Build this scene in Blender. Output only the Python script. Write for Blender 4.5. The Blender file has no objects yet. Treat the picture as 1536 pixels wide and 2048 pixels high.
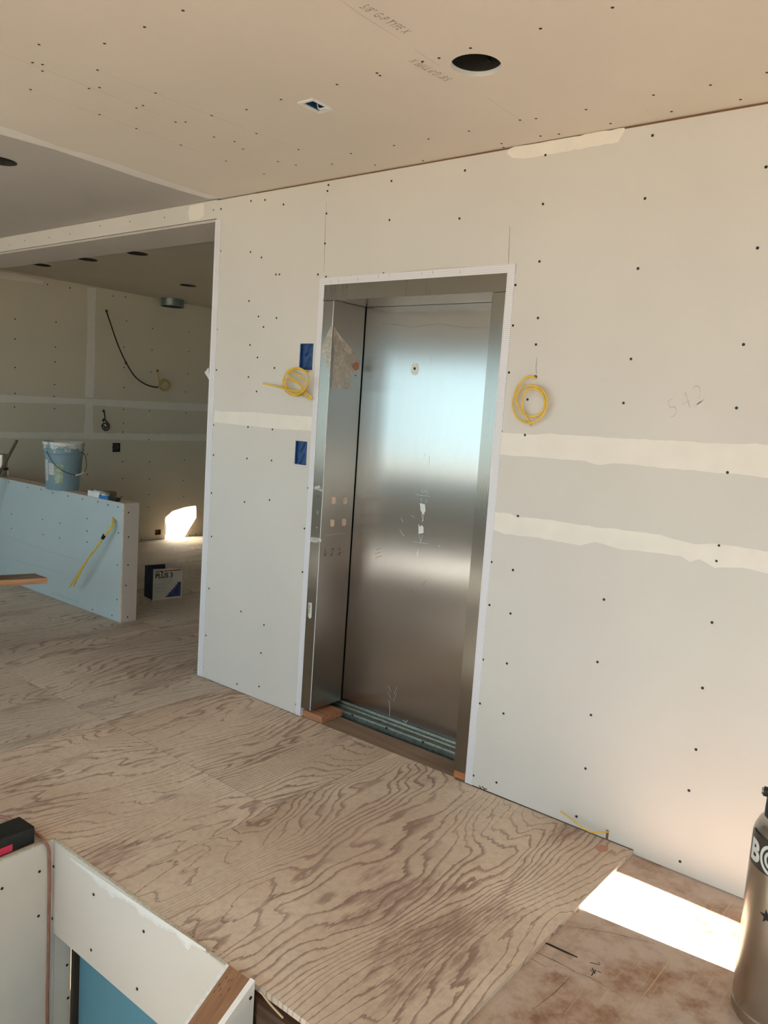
import bpy, bmesh, math, random
from mathutils import Vector, Matrix
from mathutils.geometry import tessellate_polygon
random.seed(7)
V = Vector
C = bpy.context.scene.collection
SC = bpy.context.scene

# ---------------------------------------------------------------- camera
FPX = 1588.255                                   # focal length in pixels of a 1536 px wide frame
yaw, pit, rol = map(math.radians, (38.367, 6.9045, 3.8722))
CAM = V((0, 0, 1.635))
_f0 = V((-math.sin(yaw), math.cos(yaw), 0)); _r0 = V((math.cos(yaw), math.sin(yaw), 0)); _u0 = V((0, 0, 1))
FW = _f0 * math.cos(pit) - _u0 * math.sin(pit); _up = _u0 * math.cos(pit) + _f0 * math.sin(pit)
RT = _r0 * math.cos(rol) + _up * math.sin(rol); UP = _up * math.cos(rol) - _r0 * math.sin(rol)
cam = bpy.data.cameras.new('camera'); camo = bpy.data.objects.new('camera', cam); C.objects.link(camo)
m = Matrix.Identity(4)
for i in range(3):
    m[i][0], m[i][1], m[i][2], m[i][3] = RT[i], UP[i], -FW[i], CAM[i]
camo.matrix_world = m
cam.sensor_fit = 'HORIZONTAL'; cam.sensor_width = 36; cam.lens = 36 * FPX / 1536
cam.clip_start = .02; cam.clip_end = 300
SC.camera = camo

# ---------------------------------------------------------------- world, sun, exposure
SC.view_settings.view_transform = 'Standard'; SC.view_settings.look = 'None'
SC.view_settings.gamma = 1; SC.view_settings.use_curve_mapping = False
SC.view_settings.exposure = .88
w = bpy.data.worlds.new('sky'); SC.world = w; w.use_nodes = True
wn = w.node_tree.nodes; wl = w.node_tree.links
bg = wn['Background']; bg.inputs[1].default_value = 2.3
tc = wn.new('ShaderNodeTexCoord'); sx = wn.new('ShaderNodeSeparateXYZ'); cr = wn.new('ShaderNodeValToRGB')
wl.new(tc.outputs['Generated'], sx.inputs[0]); wl.new(sx.outputs[2], cr.inputs[0]); wl.new(cr.outputs[0], bg.inputs[0])
cr.color_ramp.elements[0].color = (.64, .90, .98, 1); cr.color_ramp.elements[1].color = (.42, .68, 1.0, 1)
cr.color_ramp.elements[1].position = .8
SUN_E, SUN_A = math.radians(18), math.radians(5)
SDIR = V((-math.cos(SUN_A) * math.cos(SUN_E), -math.sin(SUN_A) * math.cos(SUN_E), -math.sin(SUN_E)))
sun = bpy.data.lights.new('sun', 'SUN'); sun.energy = 50; sun.angle = math.radians(.35); sun.color = (1, .95, .88)
suno = bpy.data.objects.new('sun', sun); C.objects.link(suno)
suno.rotation_euler = SDIR.to_track_quat('-Z', 'Y').to_euler(); suno.location = (20, 0, 15)

def window_light(name, loc, size, rot, col, power):
    l = bpy.data.lights.new(name, 'AREA'); l.shape = 'RECTANGLE'; l.size, l.size_y = size
    l.energy = power; l.color = col
    o = bpy.data.objects.new(name, l); C.objects.link(o); o.location = loc; o.rotation_euler = rot
    return o

# ---------------------------------------------------------------- helpers
def ray(x, y): return FW + RT * ((x - 768) / FPX) + UP * ((1024 - y) / FPX)
def PL(x, y, ax, val):                           # where the line of sight of a measured point meets the plane axis = val
    d = ray(x, y); return CAM + d * ((val - CAM[ax]) / d[ax])

def tag(o, label=None, cat=None, group=None, kind=None):
    for k, v in (('label', label), ('category', cat), ('group', group), ('kind', kind)):
        if v: o[k] = v
    return o
def mkobj(name, bm, mat, parent=None, smooth=False, bevel=0):
    me = bpy.data.meshes.new(name); bm.normal_update(); bm.to_mesh(me); bm.free()
    if mat: me.materials.append(mat)
    o = bpy.data.objects.new(name, me); C.objects.link(o)
    if smooth:
        for p in me.polygons: p.use_smooth = True
        try: me.set_sharp_from_angle(angle=math.radians(35))
        except Exception: pass
    if bevel:
        md = o.modifiers.new('bevel', 'BEVEL'); md.width = bevel; md.segments = 2; md.limit_method = 'ANGLE'
    if parent is not None: o.parent = parent; o.matrix_parent_inverse = pm_inv(parent)
    return o
def pm_inv(p):
    return (Matrix.Translation(p.location) @ p.rotation_euler.to_matrix().to_4x4()).inverted()
def empty(name, loc, label=None, cat=None, group=None, kind=None):
    o = bpy.data.objects.new(name, None); C.objects.link(o); o.location = loc; o.empty_display_size = .05
    return tag(o, label, cat, group, kind)
def box(bm, lo, hi, mat=None):
    lo = V(lo); hi = V(hi)
    vs = [bm.verts.new((x, y, z)) for x in (lo.x, hi.x) for y in (lo.y, hi.y) for z in (lo.z, hi.z)]
    if mat: 
        for v in vs: v.co = mat @ v.co
    for q in ((0, 1, 3, 2), (4, 6, 7, 5), (0, 4, 5, 1), (2, 3, 7, 6), (0, 2, 6, 4), (1, 5, 7, 3)):
        bm.faces.new([vs[i] for i in q])
def boxo(name, lo, hi, mat, parent=None, bevel=0):
    bm = bmesh.new(); box(bm, lo, hi); return mkobj(name, bm, mat, parent, bevel=bevel)
def plate(name, outer, holes, thick, mat, parent=None):
    """solid slab: outline + hole loops of 3D points in one plane, extruded by the vector thick"""
    loops = [[V(p) for p in outer]] + [[V(p) for p in h] for h in holes]
    tris = tessellate_polygon(loops)
    flat = [p for l in loops for p in l]; n = len(flat); thick = V(thick)
    bm = bmesh.new()
    a = [bm.verts.new(p) for p in flat]; b = [bm.verts.new(p + thick) for p in flat]
    for t in tris:
        try: bm.faces.new([a[i] for i in t]); bm.faces.new([b[i] for i in reversed(t)])
        except ValueError: pass
    k = 0
    for l in loops:
        for i in range(len(l)):
            i0, i1 = k + i, k + (i + 1) % len(l)
            try: bm.faces.new([a[i0], a[i1], b[i1], b[i0]])
            except ValueError: pass
        k += len(l)
    bmesh.ops.recalc_face_normals(bm, faces=bm.faces)
    return mkobj(name, bm, mat, parent)
def XZ(x0, x1, z0, z1, y): return [(x0, y, z0), (x1, y, z0), (x1, y, z1), (x0, y, z1)]
def YZ(y0, y1, z0, z1, x): return [(x, y0, z0), (x, y1, z0), (x, y1, z1), (x, y0, z1)]
def XY(x0, x1, y0, y1, z): return [(x0, y0, z), (x1, y0, z), (x1, y1, z), (x0, y1, z)]
def circle(c, r, z, n=32): return [(c[0] + r * math.cos(2 * math.pi * i / n), c[1] + r * math.sin(2 * math.pi * i / n), z) for i in range(n)]

def smoothpath(pts, per=6, closed=False):
    pts = [V(p) for p in pts]; out = []
    n = len(pts)
    for i in range(n - 1):
        p0 = pts[max(i - 1, 0)]; p1 = pts[i]; p2 = pts[i + 1]; p3 = pts[min(i + 2, n - 1)]
        for k in range(per):
            t = k / per
            out.append(.5 * ((2 * p1) + (p2 - p0) * t + (2 * p0 - 5 * p1 + 4 * p2 - p3) * t * t + (3 * p1 - p0 - 3 * p2 + p3) * t ** 3))
    out.append(pts[-1]); return out
def tube(bm, path, r, seg=8, flat=1.0, nrm=None):
    """sweep an oval (r across, r*flat along nrm) along the path"""
    prev = None; up = V(nrm) if nrm else V((0, 0, 1)); rings = []
    for i, p in enumerate(path):
        t = (path[min(i + 1, len(path) - 1)] - path[max(i - 1, 0)]).normalized()
        if nrm is None:
            if prev is None:
                up = V((0, 0, 1)) if abs(t.z) < .9 else V((1, 0, 0))
            else: up = prev
        s = t.cross(up)
        if s.length < 1e-4: s = t.cross(V((1, .3, 0)))
        s.normalize(); u = s.cross(t).normalized(); prev = u
        rr = r[i] if isinstance(r, (list, tuple)) else r
        rings.append([bm.verts.new(p + s * rr * math.cos(2 * math.pi * k / seg) + u * rr * flat * math.sin(2 * math.pi * k / seg)) for k in range(seg)])
    for a, b in zip(rings, rings[1:]):
        for k in range(seg):
            bm.faces.new([a[k], a[(k + 1) % seg], b[(k + 1) % seg], b[k]])
    bm.faces.new(list(reversed(rings[0]))); bm.faces.new(rings[-1])
def tubeo(name, pts, r, mat, parent=None, flat=1.0, nrm=None, per=6, seg=8):
    bm = bmesh.new(); tube(bm, smoothpath(pts, per), r, seg, flat, nrm)
    return mkobj(name, bm, mat, parent, smooth=True)
def lathe(bm, prof, c, seg=48, cap=True):
    c = V(c); rings = []
    for r, z in prof:
        if r < 1e-5: rings.append([bm.verts.new(c + V((0, 0, z)))])
        else: rings.append([bm.verts.new(c + V((r * math.cos(2 * math.pi * k / seg), r * math.sin(2 * math.pi * k / seg), z))) for k in range(seg)])
    for a, b in zip(rings, rings[1:]):
        for k in range(seg):
            k2 = (k + 1) % seg
            if len(a) == 1 and len(b) == 1: continue
            if len(a) == 1: bm.faces.new([a[0], b[k2], b[k]])
            elif len(b) == 1: bm.faces.new([a[k], a[k2], b[0]])
            else: bm.faces.new([a[k], a[k2], b[k2], b[k]])
def lathe_o(name, prof, c, mat, parent=None, seg=48):
    bm = bmesh.new(); lathe(bm, prof, c, seg); bmesh.ops.recalc_face_normals(bm, faces=bm.faces)
    return mkobj(name, bm, mat, parent, smooth=True)
def text(name, s, size, mat, parent, origin, xd, nrm, bold=0, shear=0, space=1.0, fit=None):
    """lettering as thin geometry lying on a surface: origin, reading direction, surface normal"""
    cu = bpy.data.curves.new('tmp', 'FONT'); cu.body = s; cu.size = size; cu.offset = bold; cu.shear = shear; cu.space_character = space
    cu.resolution_u = 3
    t = bpy.data.objects.new('tmp', cu); C.objects.link(t)
    dg = bpy.context.evaluated_depsgraph_get(); me = bpy.data.meshes.new_from_object(t.evaluated_get(dg))
    bpy.data.objects.remove(t); me.materials.clear(); me.materials.append(mat)
    if fit:
        k = fit / max(v.co.x for v in me.vertices)
        for v in me.vertices: v.co.x *= k
    xd = V(xd).normalized(); nrm = V(nrm).normalized(); yd = nrm.cross(xd)
    for v in me.vertices: v.co = V(origin) + xd * v.co.x + yd * v.co.y + nrm * (.0006 + v.co.z)
    bm = bmesh.new(); bm.from_mesh(me); bpy.data.meshes.remove(me)
    return mkobj(name, bm, mat, parent)
def stroke(bm, pts, wd, nrm, h=.0006):
    """a flat pen / scratch stroke on a surface"""
    nrm = V(nrm); pts = [V(p) for p in pts]; L = []
    for i, p in enumerate(pts):
        t = (pts[min(i + 1, len(pts) - 1)] - pts[max(i - 1, 0)]).normalized(); s = nrm.cross(t).normalized()
        ww = wd * (.55 if i in (0, len(pts) - 1) else 1)
        L.append((bm.verts.new(p + s * ww / 2 + nrm * h), bm.verts.new(p - s * ww / 2 + nrm * h)))
    for a, b in zip(L, L[1:]): bm.faces.new([a[1], b[1], b[0], a[0]])
def poly_px(name, px, ax, val, off, mat, parent, jit=0.0, thick=None):
    """thin raised patch on a plane; outline given by measured points, roughened along its edge"""
    pts = [PL(x, y, ax, val) for x, y in px]; out = []
    for a, b in zip(pts, pts[1:] + pts[:1]):
        n = max(1, int((b - a).length / .025)) if jit else 1
        for k in range(n):
            p = a.lerp(b, k / n)
            if jit:
                q = V((random.uniform(-jit, jit), random.uniform(-jit, jit), random.uniform(-jit, jit))); q[ax] = 0; p = p + q
            out.append(p)
    o = V((0, 0, 0)); o[ax] = off
    return plate(name, out, [], o, mat, parent)

# ---------------------------------------------------------------- materials
def srgb(r, g, b):
    f = lambda c: (c / 255 / 12.92) if c / 255 <= .04045 else ((c / 255 + .055) / 1.055) ** 2.4
    return (f(r), f(g), f(b), 1)
class NT:
    def __init__(s, name):
        s.m = bpy.data.materials.new(name); s.m.use_nodes = True; s.t = s.m.node_tree; s.b = s.t.nodes['Principled BSDF']
    def n(s, kind, **kw):
        o = s.t.nodes.new('ShaderNode' + kind)
        for k, v in kw.items():
            if hasattr(o, k): setattr(o, k, v)
        return o
    def l(s, a, b): s.t.links.new(a, b)
    def val(s, sock, v):
        if hasattr(v, 'is_output') or isinstance(v, bpy.types.NodeSocket): s.l(v, sock)
        else: sock.default_value = v
    def math(s, op, a, b=0.0, c=None):
        o = s.n('Math', operation=op); s.val(o.inputs[0], a); s.val(o.inputs[1], b)
        if c is not None: s.val(o.inputs[2], c)
        return o.outputs[0]
    def coords(s, scale=(1, 1, 1), loc=(0, 0, 0), rot=(0, 0, 0)):
        if not hasattr(s, 'tc'): s.tc = s.n('TexCoord')
        mp = s.n('Mapping'); s.l(s.tc.outputs['Object'], mp.inputs[0])
        mp.inputs['Scale'].default_value = scale; mp.inputs['Location'].default_value = loc; mp.inputs['Rotation'].default_value = rot
        return mp.outputs[0]
    def noise(s, vec, scale, detail=3, rough=.5, dist=0.0):
        o = s.n('TexNoise'); s.l(vec, o.inputs['Vector']); o.inputs['Scale'].default_value = scale
        o.inputs['Detail'].default_value = detail; o.inputs['Roughness'].default_value = rough; o.inputs['Distortion'].default_value = dist
        return o.outputs['Fac']
    def ramp(s, fac, stops, interp='LINEAR'):
        o = s.n('ValToRGB'); s.l(fac, o.inputs[0]); e = o.color_ramp.elements; o.color_ramp.interpolation = interp
        while len(e) < len(stops): e.new(.5)
        for i, (p, c) in enumerate(stops):
            e[i].position = p; e[i].color = c if len(c) == 4 else (*c, 1)
        return o.outputs[0]
    def mix(s, fac, a, b, mode='MIX'):
        o = s.n('Mix', data_type='RGBA', blend_type=mode); s.val(o.inputs[0], fac); s.val(o.inputs[6], a); s.val(o.inputs[7], b)
        return o.outputs[2]
    def bump(s, h, strength=.3, dist=.01):
        o = s.n('Bump'); s.l(h, o.inputs['Height']); o.inputs['Strength'].default_value = strength; o.inputs['Distance'].default_value = dist
        s.l(o.outputs[0], s.b.inputs['Normal'])
def G(v): return (v, v, v, 1)
def plain(name, col, rough=.6, metal=0, var=.08, scale=12, bump=0):
    t = NT(name); n = t.noise(t.coords(), scale, 4)
    dk = tuple(c * (1 - var) for c in col[:3]) + (1,); lt = tuple(min(1, c * (1 + var)) for c in col[:3]) + (1,)
    t.l(t.ramp(n, [(.3, dk), (.7, lt)]), t.b.inputs['Base Color'])
    t.b.inputs['Roughness'].default_value = rough; t.b.inputs['Metallic'].default_value = metal
    if bump: t.bump(n, bump, .01)
    return t.m
def drywall(name, col):
    t = NT(name); c = t.coords()
    n1 = t.noise(c, 1.7, 3); n2 = t.noise(c, 220, 2)
    dk = tuple(x * .95 for x in col[:3]) + (1,)
    a = t.ramp(n1, [(.3, dk), (.7, col)])
    t.l(a, t.b.inputs['Base Color']); t.b.inputs['Roughness'].default_value = .85; t.b.inputs['Specular IOR Level'].default_value = .25
    t.bump(n2, .05, .002)
    return t.m
M = {}
M['dry'] = drywall('drywall_paper', (.71, .69, .655, 1))
M['dry_stair'] = drywall('stair_drywall_paper', (.74, .68, .60, 1))
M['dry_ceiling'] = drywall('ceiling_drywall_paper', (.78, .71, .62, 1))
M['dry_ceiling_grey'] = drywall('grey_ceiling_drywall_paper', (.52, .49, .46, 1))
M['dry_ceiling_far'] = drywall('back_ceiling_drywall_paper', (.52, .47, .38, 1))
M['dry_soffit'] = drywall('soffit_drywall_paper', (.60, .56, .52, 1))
M['dry_far'] = drywall('far_drywall_paper', (.64, .585, .46, 1))  # yellowed to carry the warm sun bounce of the back room
M['dry_half'] = drywall('half_wall_drywall_paper', (.49, .59, .62, 1))
M['dry_end'] = drywall('pinkish_drywall_paper', (.62, .55, .50, 1))
M['mud'] = plain('joint_compound', (.84, .81, .75, 1), .8, 0, .03, 9, .05)
M['mud_dull'] = plain('thin_joint_compound', (.74, .70, .62, 1), .8, 0, .03, 9, .05)
M['gyp'] = plain('gypsum_core', (.78, .76, .72, 1), .9, 0, .1, 60, .3)
M['core'] = plain('gypsum_edge', (.62, .58, .48, 1), .9, 0, .18, 90, .4)
M['blue_dry'] = drywall('blue_drywall_paper', (.16, .38, .48, 1))
M['black'] = plain('black_plastic', (.008, .009, .008, 1), .5)
M['screw'] = plain('screw_black', (.012, .011, .010, 1), .6)
M['dark'] = plain('dark_cavity', (.02, .018, .015, 1), .8)
M['hous'] = plain('housing_metal', (.05, .05, .042, 1), .5, .5)
M['line'] = plain('dark_gap', (.05, .035, .022, 1), .9)
M['rust'] = plain('brown_gap', (.20, .11, .055, 1), .9)
M['blue'] = plain('blue_box_plastic', (.014, .065, .22, 1), .45, 0, .35, 60)
M['cable'] = plain('yellow_cable', (.72, .46, .05, 1), .4, 0, .1, 30)
M['cable_dk'] = plain('ochre_cable', (.50, .34, .08, 1), .5)
M['blk_cable'] = plain('black_cable', (.012, .010, .010, 1), .5)
M['cord'] = plain('copper_cord', (.36, .17, .11, 1), .5, 0, .2, 40)
M['galv'] = plain('galvanised_steel', (.26, .32, .31, 1), .34, .9, .2, 50)
M['pink'] = plain('magenta_plastic', (.75, .03, .10, 1), .4)
M['pencil'] = plain('pencil_mark', (.56, .54, .50, 1), .9)
M['pencil_dark'] = plain('blue_grey_pencil', (.27, .34, .37, 1), .9)
M['stamp'] = plain('grey_stamp', (.33, .27, .20, 1), .9)
M['ink'] = plain('black_ink', (.015, .014, .014, 1), .7)
M['white'] = plain('white_film', (.78, .80, .78, 1), .6)
M['white_metal'] = plain('white_metal', (.72, .75, .76, 1), .4)
M['blue_pl'] = plain('bright_blue_plastic', (.02, .20, .55, 1), .4)
M['brown_mt'] = plain('brown_metal', (.12, .085, .05, 1), .5)
M['carton'] = plain('white_carton', (.62, .57, .50, 1), .7)
M['carton_dk'] = plain('dark_carton', (.035, .04, .075, 1), .6, 0, .4, 14)
M['navy'] = plain('navy_print', (.04, .06, .14, 1), .6, 0, .6, 40)
M['red'] = plain('red_print', (.36, .05, .03, 1), .6)
M['grey_print'] = plain('grey_print', (.30, .29, .28, 1), .7)
M['redtint'] = plain('red_chalk', (.52, .27, .19, 1), .9)
M['ground'] = plain('dry_ground', (.34, .25, .15, 1), .9, 0, .2, .3)
M['sun_block'] = plain('sun_block_surface', (.55, .50, .42, 1), .9)  # surface of the added sun blocker outside
M['sack'] = plain('ochre_sack', (.40, .26, .07, 1), .8, 0, .2, 10)
M['label'] = plain('cream_label', (.72, .70, .58, 1), .6)

# perforated vinyl corner bead
t = NT('perforated_vinyl_bead'); co = t.coords((1, 1, 1))
sp = t.n('SeparateXYZ'); t.l(co, sp.inputs[0])
u = t.math('ADD', sp.outputs[0], sp.outputs[1])
dx = t.math('SUBTRACT', t.math('FRACT', t.math('DIVIDE', t.math('ADD', u, 20.0), .0085)), .5)
dz = t.math('SUBTRACT', t.math('FRACT', t.math('DIVIDE', sp.outputs[2], .0085)), .5)
dd = t.math('ADD', t.math('MULTIPLY', dx, dx), t.math('MULTIPLY', dz, dz))
hole = t.math('LESS_THAN', dd, .035)
t.l(t.mix(hole, (.80, .80, .84, 1), (.42, .42, .52, 1)), t.b.inputs['Base Color']); t.b.inputs['Roughness'].default_value = .5
M['bead'] = t.m
M['bead_plain'] = plain('vinyl_bead', (.80, .80, .84, 1), .5, 0, .03)

# brushed steel
def steel(name, col, rough, aniso, smudge=.06):
    t = NT(name); t.b.inputs['Base Color'].default_value = col; t.b.inputs['Metallic'].default_value = 1
    g = t.noise(t.coords((180, 180, 1.2)), 1.0, 2); s = t.noise(t.coords((1, 1, 1)), 2.5, 4)
    rr = t.math('ADD', t.math('ADD', rough - .05, t.math('MULTIPLY', g, .05)), t.math('MULTIPLY', s, smudge))
    t.l(rr, t.b.inputs['Roughness'])
    t.b.inputs['Anisotropic'].default_value = aniso
    ge = t.n('NewGeometry'); cp = t.n('VectorMath', operation='CROSS_PRODUCT'); t.l(ge.outputs['Normal'], cp.inputs[0]); cp.inputs[1].default_value = (.02, 0, 1)
    t.l(cp.outputs[0], t.b.inputs['Tangent'])
    t.b.inputs['Anisotropic Rotation'].default_value = 0.0
    t.bump(g, .02, .002)
    return t.m
M['steel'] = steel('brushed_steel', (.42, .415, .40, 1), .25, .97, .03)
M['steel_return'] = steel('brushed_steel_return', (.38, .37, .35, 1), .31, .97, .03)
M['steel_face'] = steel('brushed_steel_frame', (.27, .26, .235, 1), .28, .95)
M['tank'] = steel('tank_steel', (.46, .42, .36, 1), .28, .3)

# plywood: cathedral grain drawn by contour lines of a slow noise stretched along Y
def plywood(name, light, mid, dark, kx, amp, wear):
    t = NT(name); oi = t.n('ObjectInfo'); sc = t.n('SeparateColor'); t.l(oi.outputs['Color'], sc.inputs[0])
    seed = t.n('CombineXYZ'); t.l(t.math('MULTIPLY', sc.outputs[0], 37.0), seed.inputs[0]); t.l(t.math('MULTIPLY', sc.outputs[1], 53.0), seed.inputs[1])
    def cv(scale):
        a = t.n('VectorMath', operation='ADD'); t.l(t.tc.outputs['Object'], a.inputs[0]); t.l(seed.outputs[0], a.inputs[1])
        mp = t.n('Mapping'); t.l(a.outputs[0], mp.inputs[0]); mp.inputs['Scale'].default_value = scale; return mp.outputs[0]
    t.tc = t.n('TexCoord')
    slow = t.noise(cv((2.6, .75, 1)), 1.0, 3.5, .42, .25)
    fib = t.noise(cv((75, 11, 1)), 1.0, 4, .65)
    sp = t.n('SeparateXYZ'); t.l(t.tc.outputs['Object'], sp.inputs[0])
    h = t.math('ADD', t.math('MULTIPLY', slow, amp), t.math('MULTIPLY', sp.outputs[0], kx))
    h = t.math('ADD', h, t.math('MULTIPLY', fib, .75))
    fr = t.math('FRACT', t.math('ADD', h, 200.0))
    band = t.noise(cv((1.9, .9, 1)), 1.0, 2, .5)          # where the dark growth rings are wide
    width = t.math('MULTIPLY_ADD', band, 1.6, -.55)
    width = t.math('MAXIMUM', width, .13)
    lines = t.math('SUBTRACT', 1.0, t.math('DIVIDE', fr, width)); lines = t.math('MINIMUM', t.math('MAXIMUM', t.math('MULTIPLY', lines, 1.6), 0.0), 1.0)
    blot = t.math('ADD', t.math('MULTIPLY', t.noise(cv((5, 1.3, 1)), 1.0, 4, .6), .86), t.math('MULTIPLY', fib, .14)); fine = t.noise(cv((1, 1, 1)), 34, 5, .7)
    dirt = t.noise(cv((1, 1, 1)), 1.1, 3, .6)
    mask = t.math('MULTIPLY', lines, t.math('MINIMUM', t.math('MULTIPLY_ADD', blot, 2.4, -.35), 1.0))
    mask = t.math('MAXIMUM', t.math('MINIMUM', t.math('MULTIPLY', mask, .86), 1.0), 0.0)
    base = t.mix(t.ramp(dirt, [(.35, G(0)), (.68, G(1))]), light, mid)
    base = t.mix(t.math('MULTIPLY', t.ramp(fine, [(.42, G(0)), (.75, G(1))]), .30), base, dark)
    smear = t.math('MULTIPLY', t.ramp(blot, [(.55, G(0)), (.62, G(1))]), t.ramp(fib, [(.36, G(.25)), (.56, G(1))]))
    fine = t.math('ADD', t.math('MULTIPLY', fine, .6), t.math('MULTIPLY', fib, .4))
    base = t.mix(t.math('MULTIPLY', smear, wear), base, dark)
    col = t.mix(mask, base, dark)
    t.l(col, t.b.inputs['Base Color']); t.b.inputs['Roughness'].default_value = .8; t.b.inputs['Specular IOR Level'].default_value = .3
    t.bump(t.math('SUBTRACT', t.math('MULTIPLY', fine, .3), mask), .35, .004)
    return t.m
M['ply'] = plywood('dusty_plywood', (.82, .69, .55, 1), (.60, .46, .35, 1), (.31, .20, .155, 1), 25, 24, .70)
M['ply_far'] = plywood('shaded_dusty_plywood', (.68, .58, .475, 1), (.52, .44, .36, 1), (.30, .215, .17, 1), 22, 22, .55)  # dusty boards toned greyer to carry the light at the left

# the older oiled subfloor with white dust and scratches
t = NT('worn_subfloor'); c = t.coords()
a = t.noise(c, 2.6, 4, .6); b = t.noise(c, 9, 5, .7); f = t.noise(t.coords((60, 4, 1)), 1, 3); f2 = t.noise(t.coords((3, 70, 1)), 1, 3)
base = t.ramp(b, [(.3, (.26, .12, .055, 1)), (.7, (.46, .26, .15, 1))])
dust = t.ramp(t.math('ADD', t.math('MULTIPLY', a, .6), t.math('MULTIPLY', b, .45)), [(.42, G(0)), (.58, G(1))])
col = t.mix(t.math('MULTIPLY', dust, .72), base, (.64, .55, .47, 1))
col = t.mix(t.math('MULTIPLY', t.ramp(f, [(.62, G(0)), (.75, G(1))]), .45), col, (.68, .58, .48, 1))
col = t.mix(t.math('MULTIPLY', t.ramp(f2, [(.66, G(0)), (.76, G(1))]), .35), col, (.70, .60, .50, 1))
t.l(col, t.b.inputs['Base Color'])
t.l(t.ramp(b, [(.3, G(.38)), (.7, G(.60))]), t.b.inputs['Roughness']); t.bump(b, .1, .003)
M['subfloor'] = t.m

def wood(name, lt, dk, sc=(2, 30, 30), rough=.65):
    t = NT(name); n = t.noise(t.coords(sc), 1, 4, .6, .4); k = t.noise(t.coords(), 7, 4)
    col = t.ramp(n, [(.35, dk), (.65, lt)]); col = t.mix(t.math('MULTIPLY', t.ramp(k, [(.5, G(0)), (.7, G(1))]), .3), col, dk)
    t.l(col, t.b.inputs['Base Color']); t.b.inputs['Roughness'].default_value = rough; t.bump(n, .15, .003)
    return t.m
M['stud'] = wood('brown_stud', (.34, .17, .08, 1), (.20, .09, .04, 1), (60, 4, 4))
M['joist'] = wood('dark_joist', (.17, .09, .05, 1), (.08, .04, .02, 1), (2, 30, 40))
M['block'] = wood('reddish_block', (.52, .25, .13, 1), (.34, .15, .08, 1), (3, 40, 60))
M['block_hot'] = wood('orange_block', (.62, .24, .09, 1), (.45, .15, .05, 1), (3, 40, 60))
M['sillboard'] = wood('dirty_sill_board', (.34, .23, .155, 1), (.22, .145, .095, 1), (3, 30, 30))
M['plank'] = wood('weathered_plank', (.30, .24, .19, 1), (.17, .13, .10, 1), (30, 3, 30))
M['plank_edge'] = wood('lit_plank_edge', (.66, .36, .19, 1), (.48, .22, .10, 1), (4, 4, 90))  # orange light on the plank's near face, put into its colour
M['rodwood'] = wood('dark_handle', (.13, .095, .06, 1), (.07, .05, .03, 1), (30, 30, 2))

# thin clear plastic film
t = NT('crinkled_clear_film'); n = t.noise(t.coords(), 26, 5, .6, 1.5)
t.b.inputs['Base Color'].default_value = (.70, .63, .53, 1); t.b.inputs['Roughness'].default_value = .25
t.l(t.ramp(n, [(.35, G(.35)), (.62, G(.62))]), t.b.inputs['Alpha']); t.bump(n, .35, .006)
M['film'] = t.m
t = NT('clear_tape'); t.b.inputs['Base Color'].default_value = (.80, .76, .70, 1); t.b.inputs['Roughness'].default_value = .2
n = t.noise(t.coords(), 160, 3); t.l(t.ramp(n, [(.35, G(.25)), (.65, G(.75))]), t.b.inputs['Alpha'])
M['tape'] = t.m
# bucket
t = NT('mud_splashed_bucket'); c = t.coords(); n = t.noise(c, 22, 6, .7); n2 = t.noise(c, 4, 3)
sp = t.n('SeparateXYZ'); t.l(c, sp.inputs[0])
hi = t.math('MULTIPLY', t.math('SUBTRACT', sp.outputs[2], 1.16), 2.6)
spl = t.ramp(t.math('ADD', n, hi), [(.60, G(0)), (.66, G(1))])
t.l(t.mix(spl, (.20, .30, .35, 1), (.62, .63, .58, 1)), t.b.inputs['Base Color']); t.b.inputs['Roughness'].default_value = .55
M['bucket'] = t.m

# ================================================================ SETTING
YW, ZC, XF = 2.987, 2.78, -7.848                 # main wall face, ceiling, far wall face
XR, YB, Y2 = 2.0, -2.6, 8.0
XW, YN = .5, 3.6                                 # right end of the main wall, back of the niche beyond it                      # right wall, wall behind the camera, far end of the back room
XE = -3.712                                      # free end of the main wall
def struct(o): o['kind'] = 'structure'; return o

# --- main wall with the elevator opening and two cut-outs for boxes
bx1 = [PL(601, 687, 1, YW), PL(624, 744, 1, YW)]; bx2 = [PL(591, 881, 1, YW), PL(613, 934, 1, YW)]
b1 = (bx1[0].x - .002, bx1[1].x, bx1[1].z + .01, bx1[0].z)
b2 = (bx2[0].x, bx2[1].x - .004, bx2[1].z + .008, bx2[0].z)
DL, DR, DT = -2.842, -1.786, 2.266
wall = struct(plate('wall_front', [(XE, YW, .004), (DL, YW, .004), (DL, YW, DT), (DR, YW, DT), (DR, YW, .004), (-.997, YW, .004), (-.997, YW, -.0145), (XW, YW, -.0145), (XW, YW, ZC - .010), (XE, YW, ZC - .007)],
              [XZ(*b1, YW), XZ(*b2, YW)], (0, .14, 0), M['dry']))
boxo('ceiling_gap', (-3.4, YW + .004, ZC - .009), (XW - .01, YW + .12, ZC), M['rust'], wall)

# --- header over the wide passage
hd = struct(empty('wall_header', (-5.78, YW, 2.66), kind='structure'))
boxo('face_board', (XF, YW, 2.675), (XE, YW + .34, ZC - .002), M['dry'], hd)
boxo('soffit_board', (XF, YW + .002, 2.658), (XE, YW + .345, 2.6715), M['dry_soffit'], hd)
boxo('seam', (XF, YW + .004, 2.671), (XE, YW + .33, 2.676), M['line'], hd)

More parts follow.
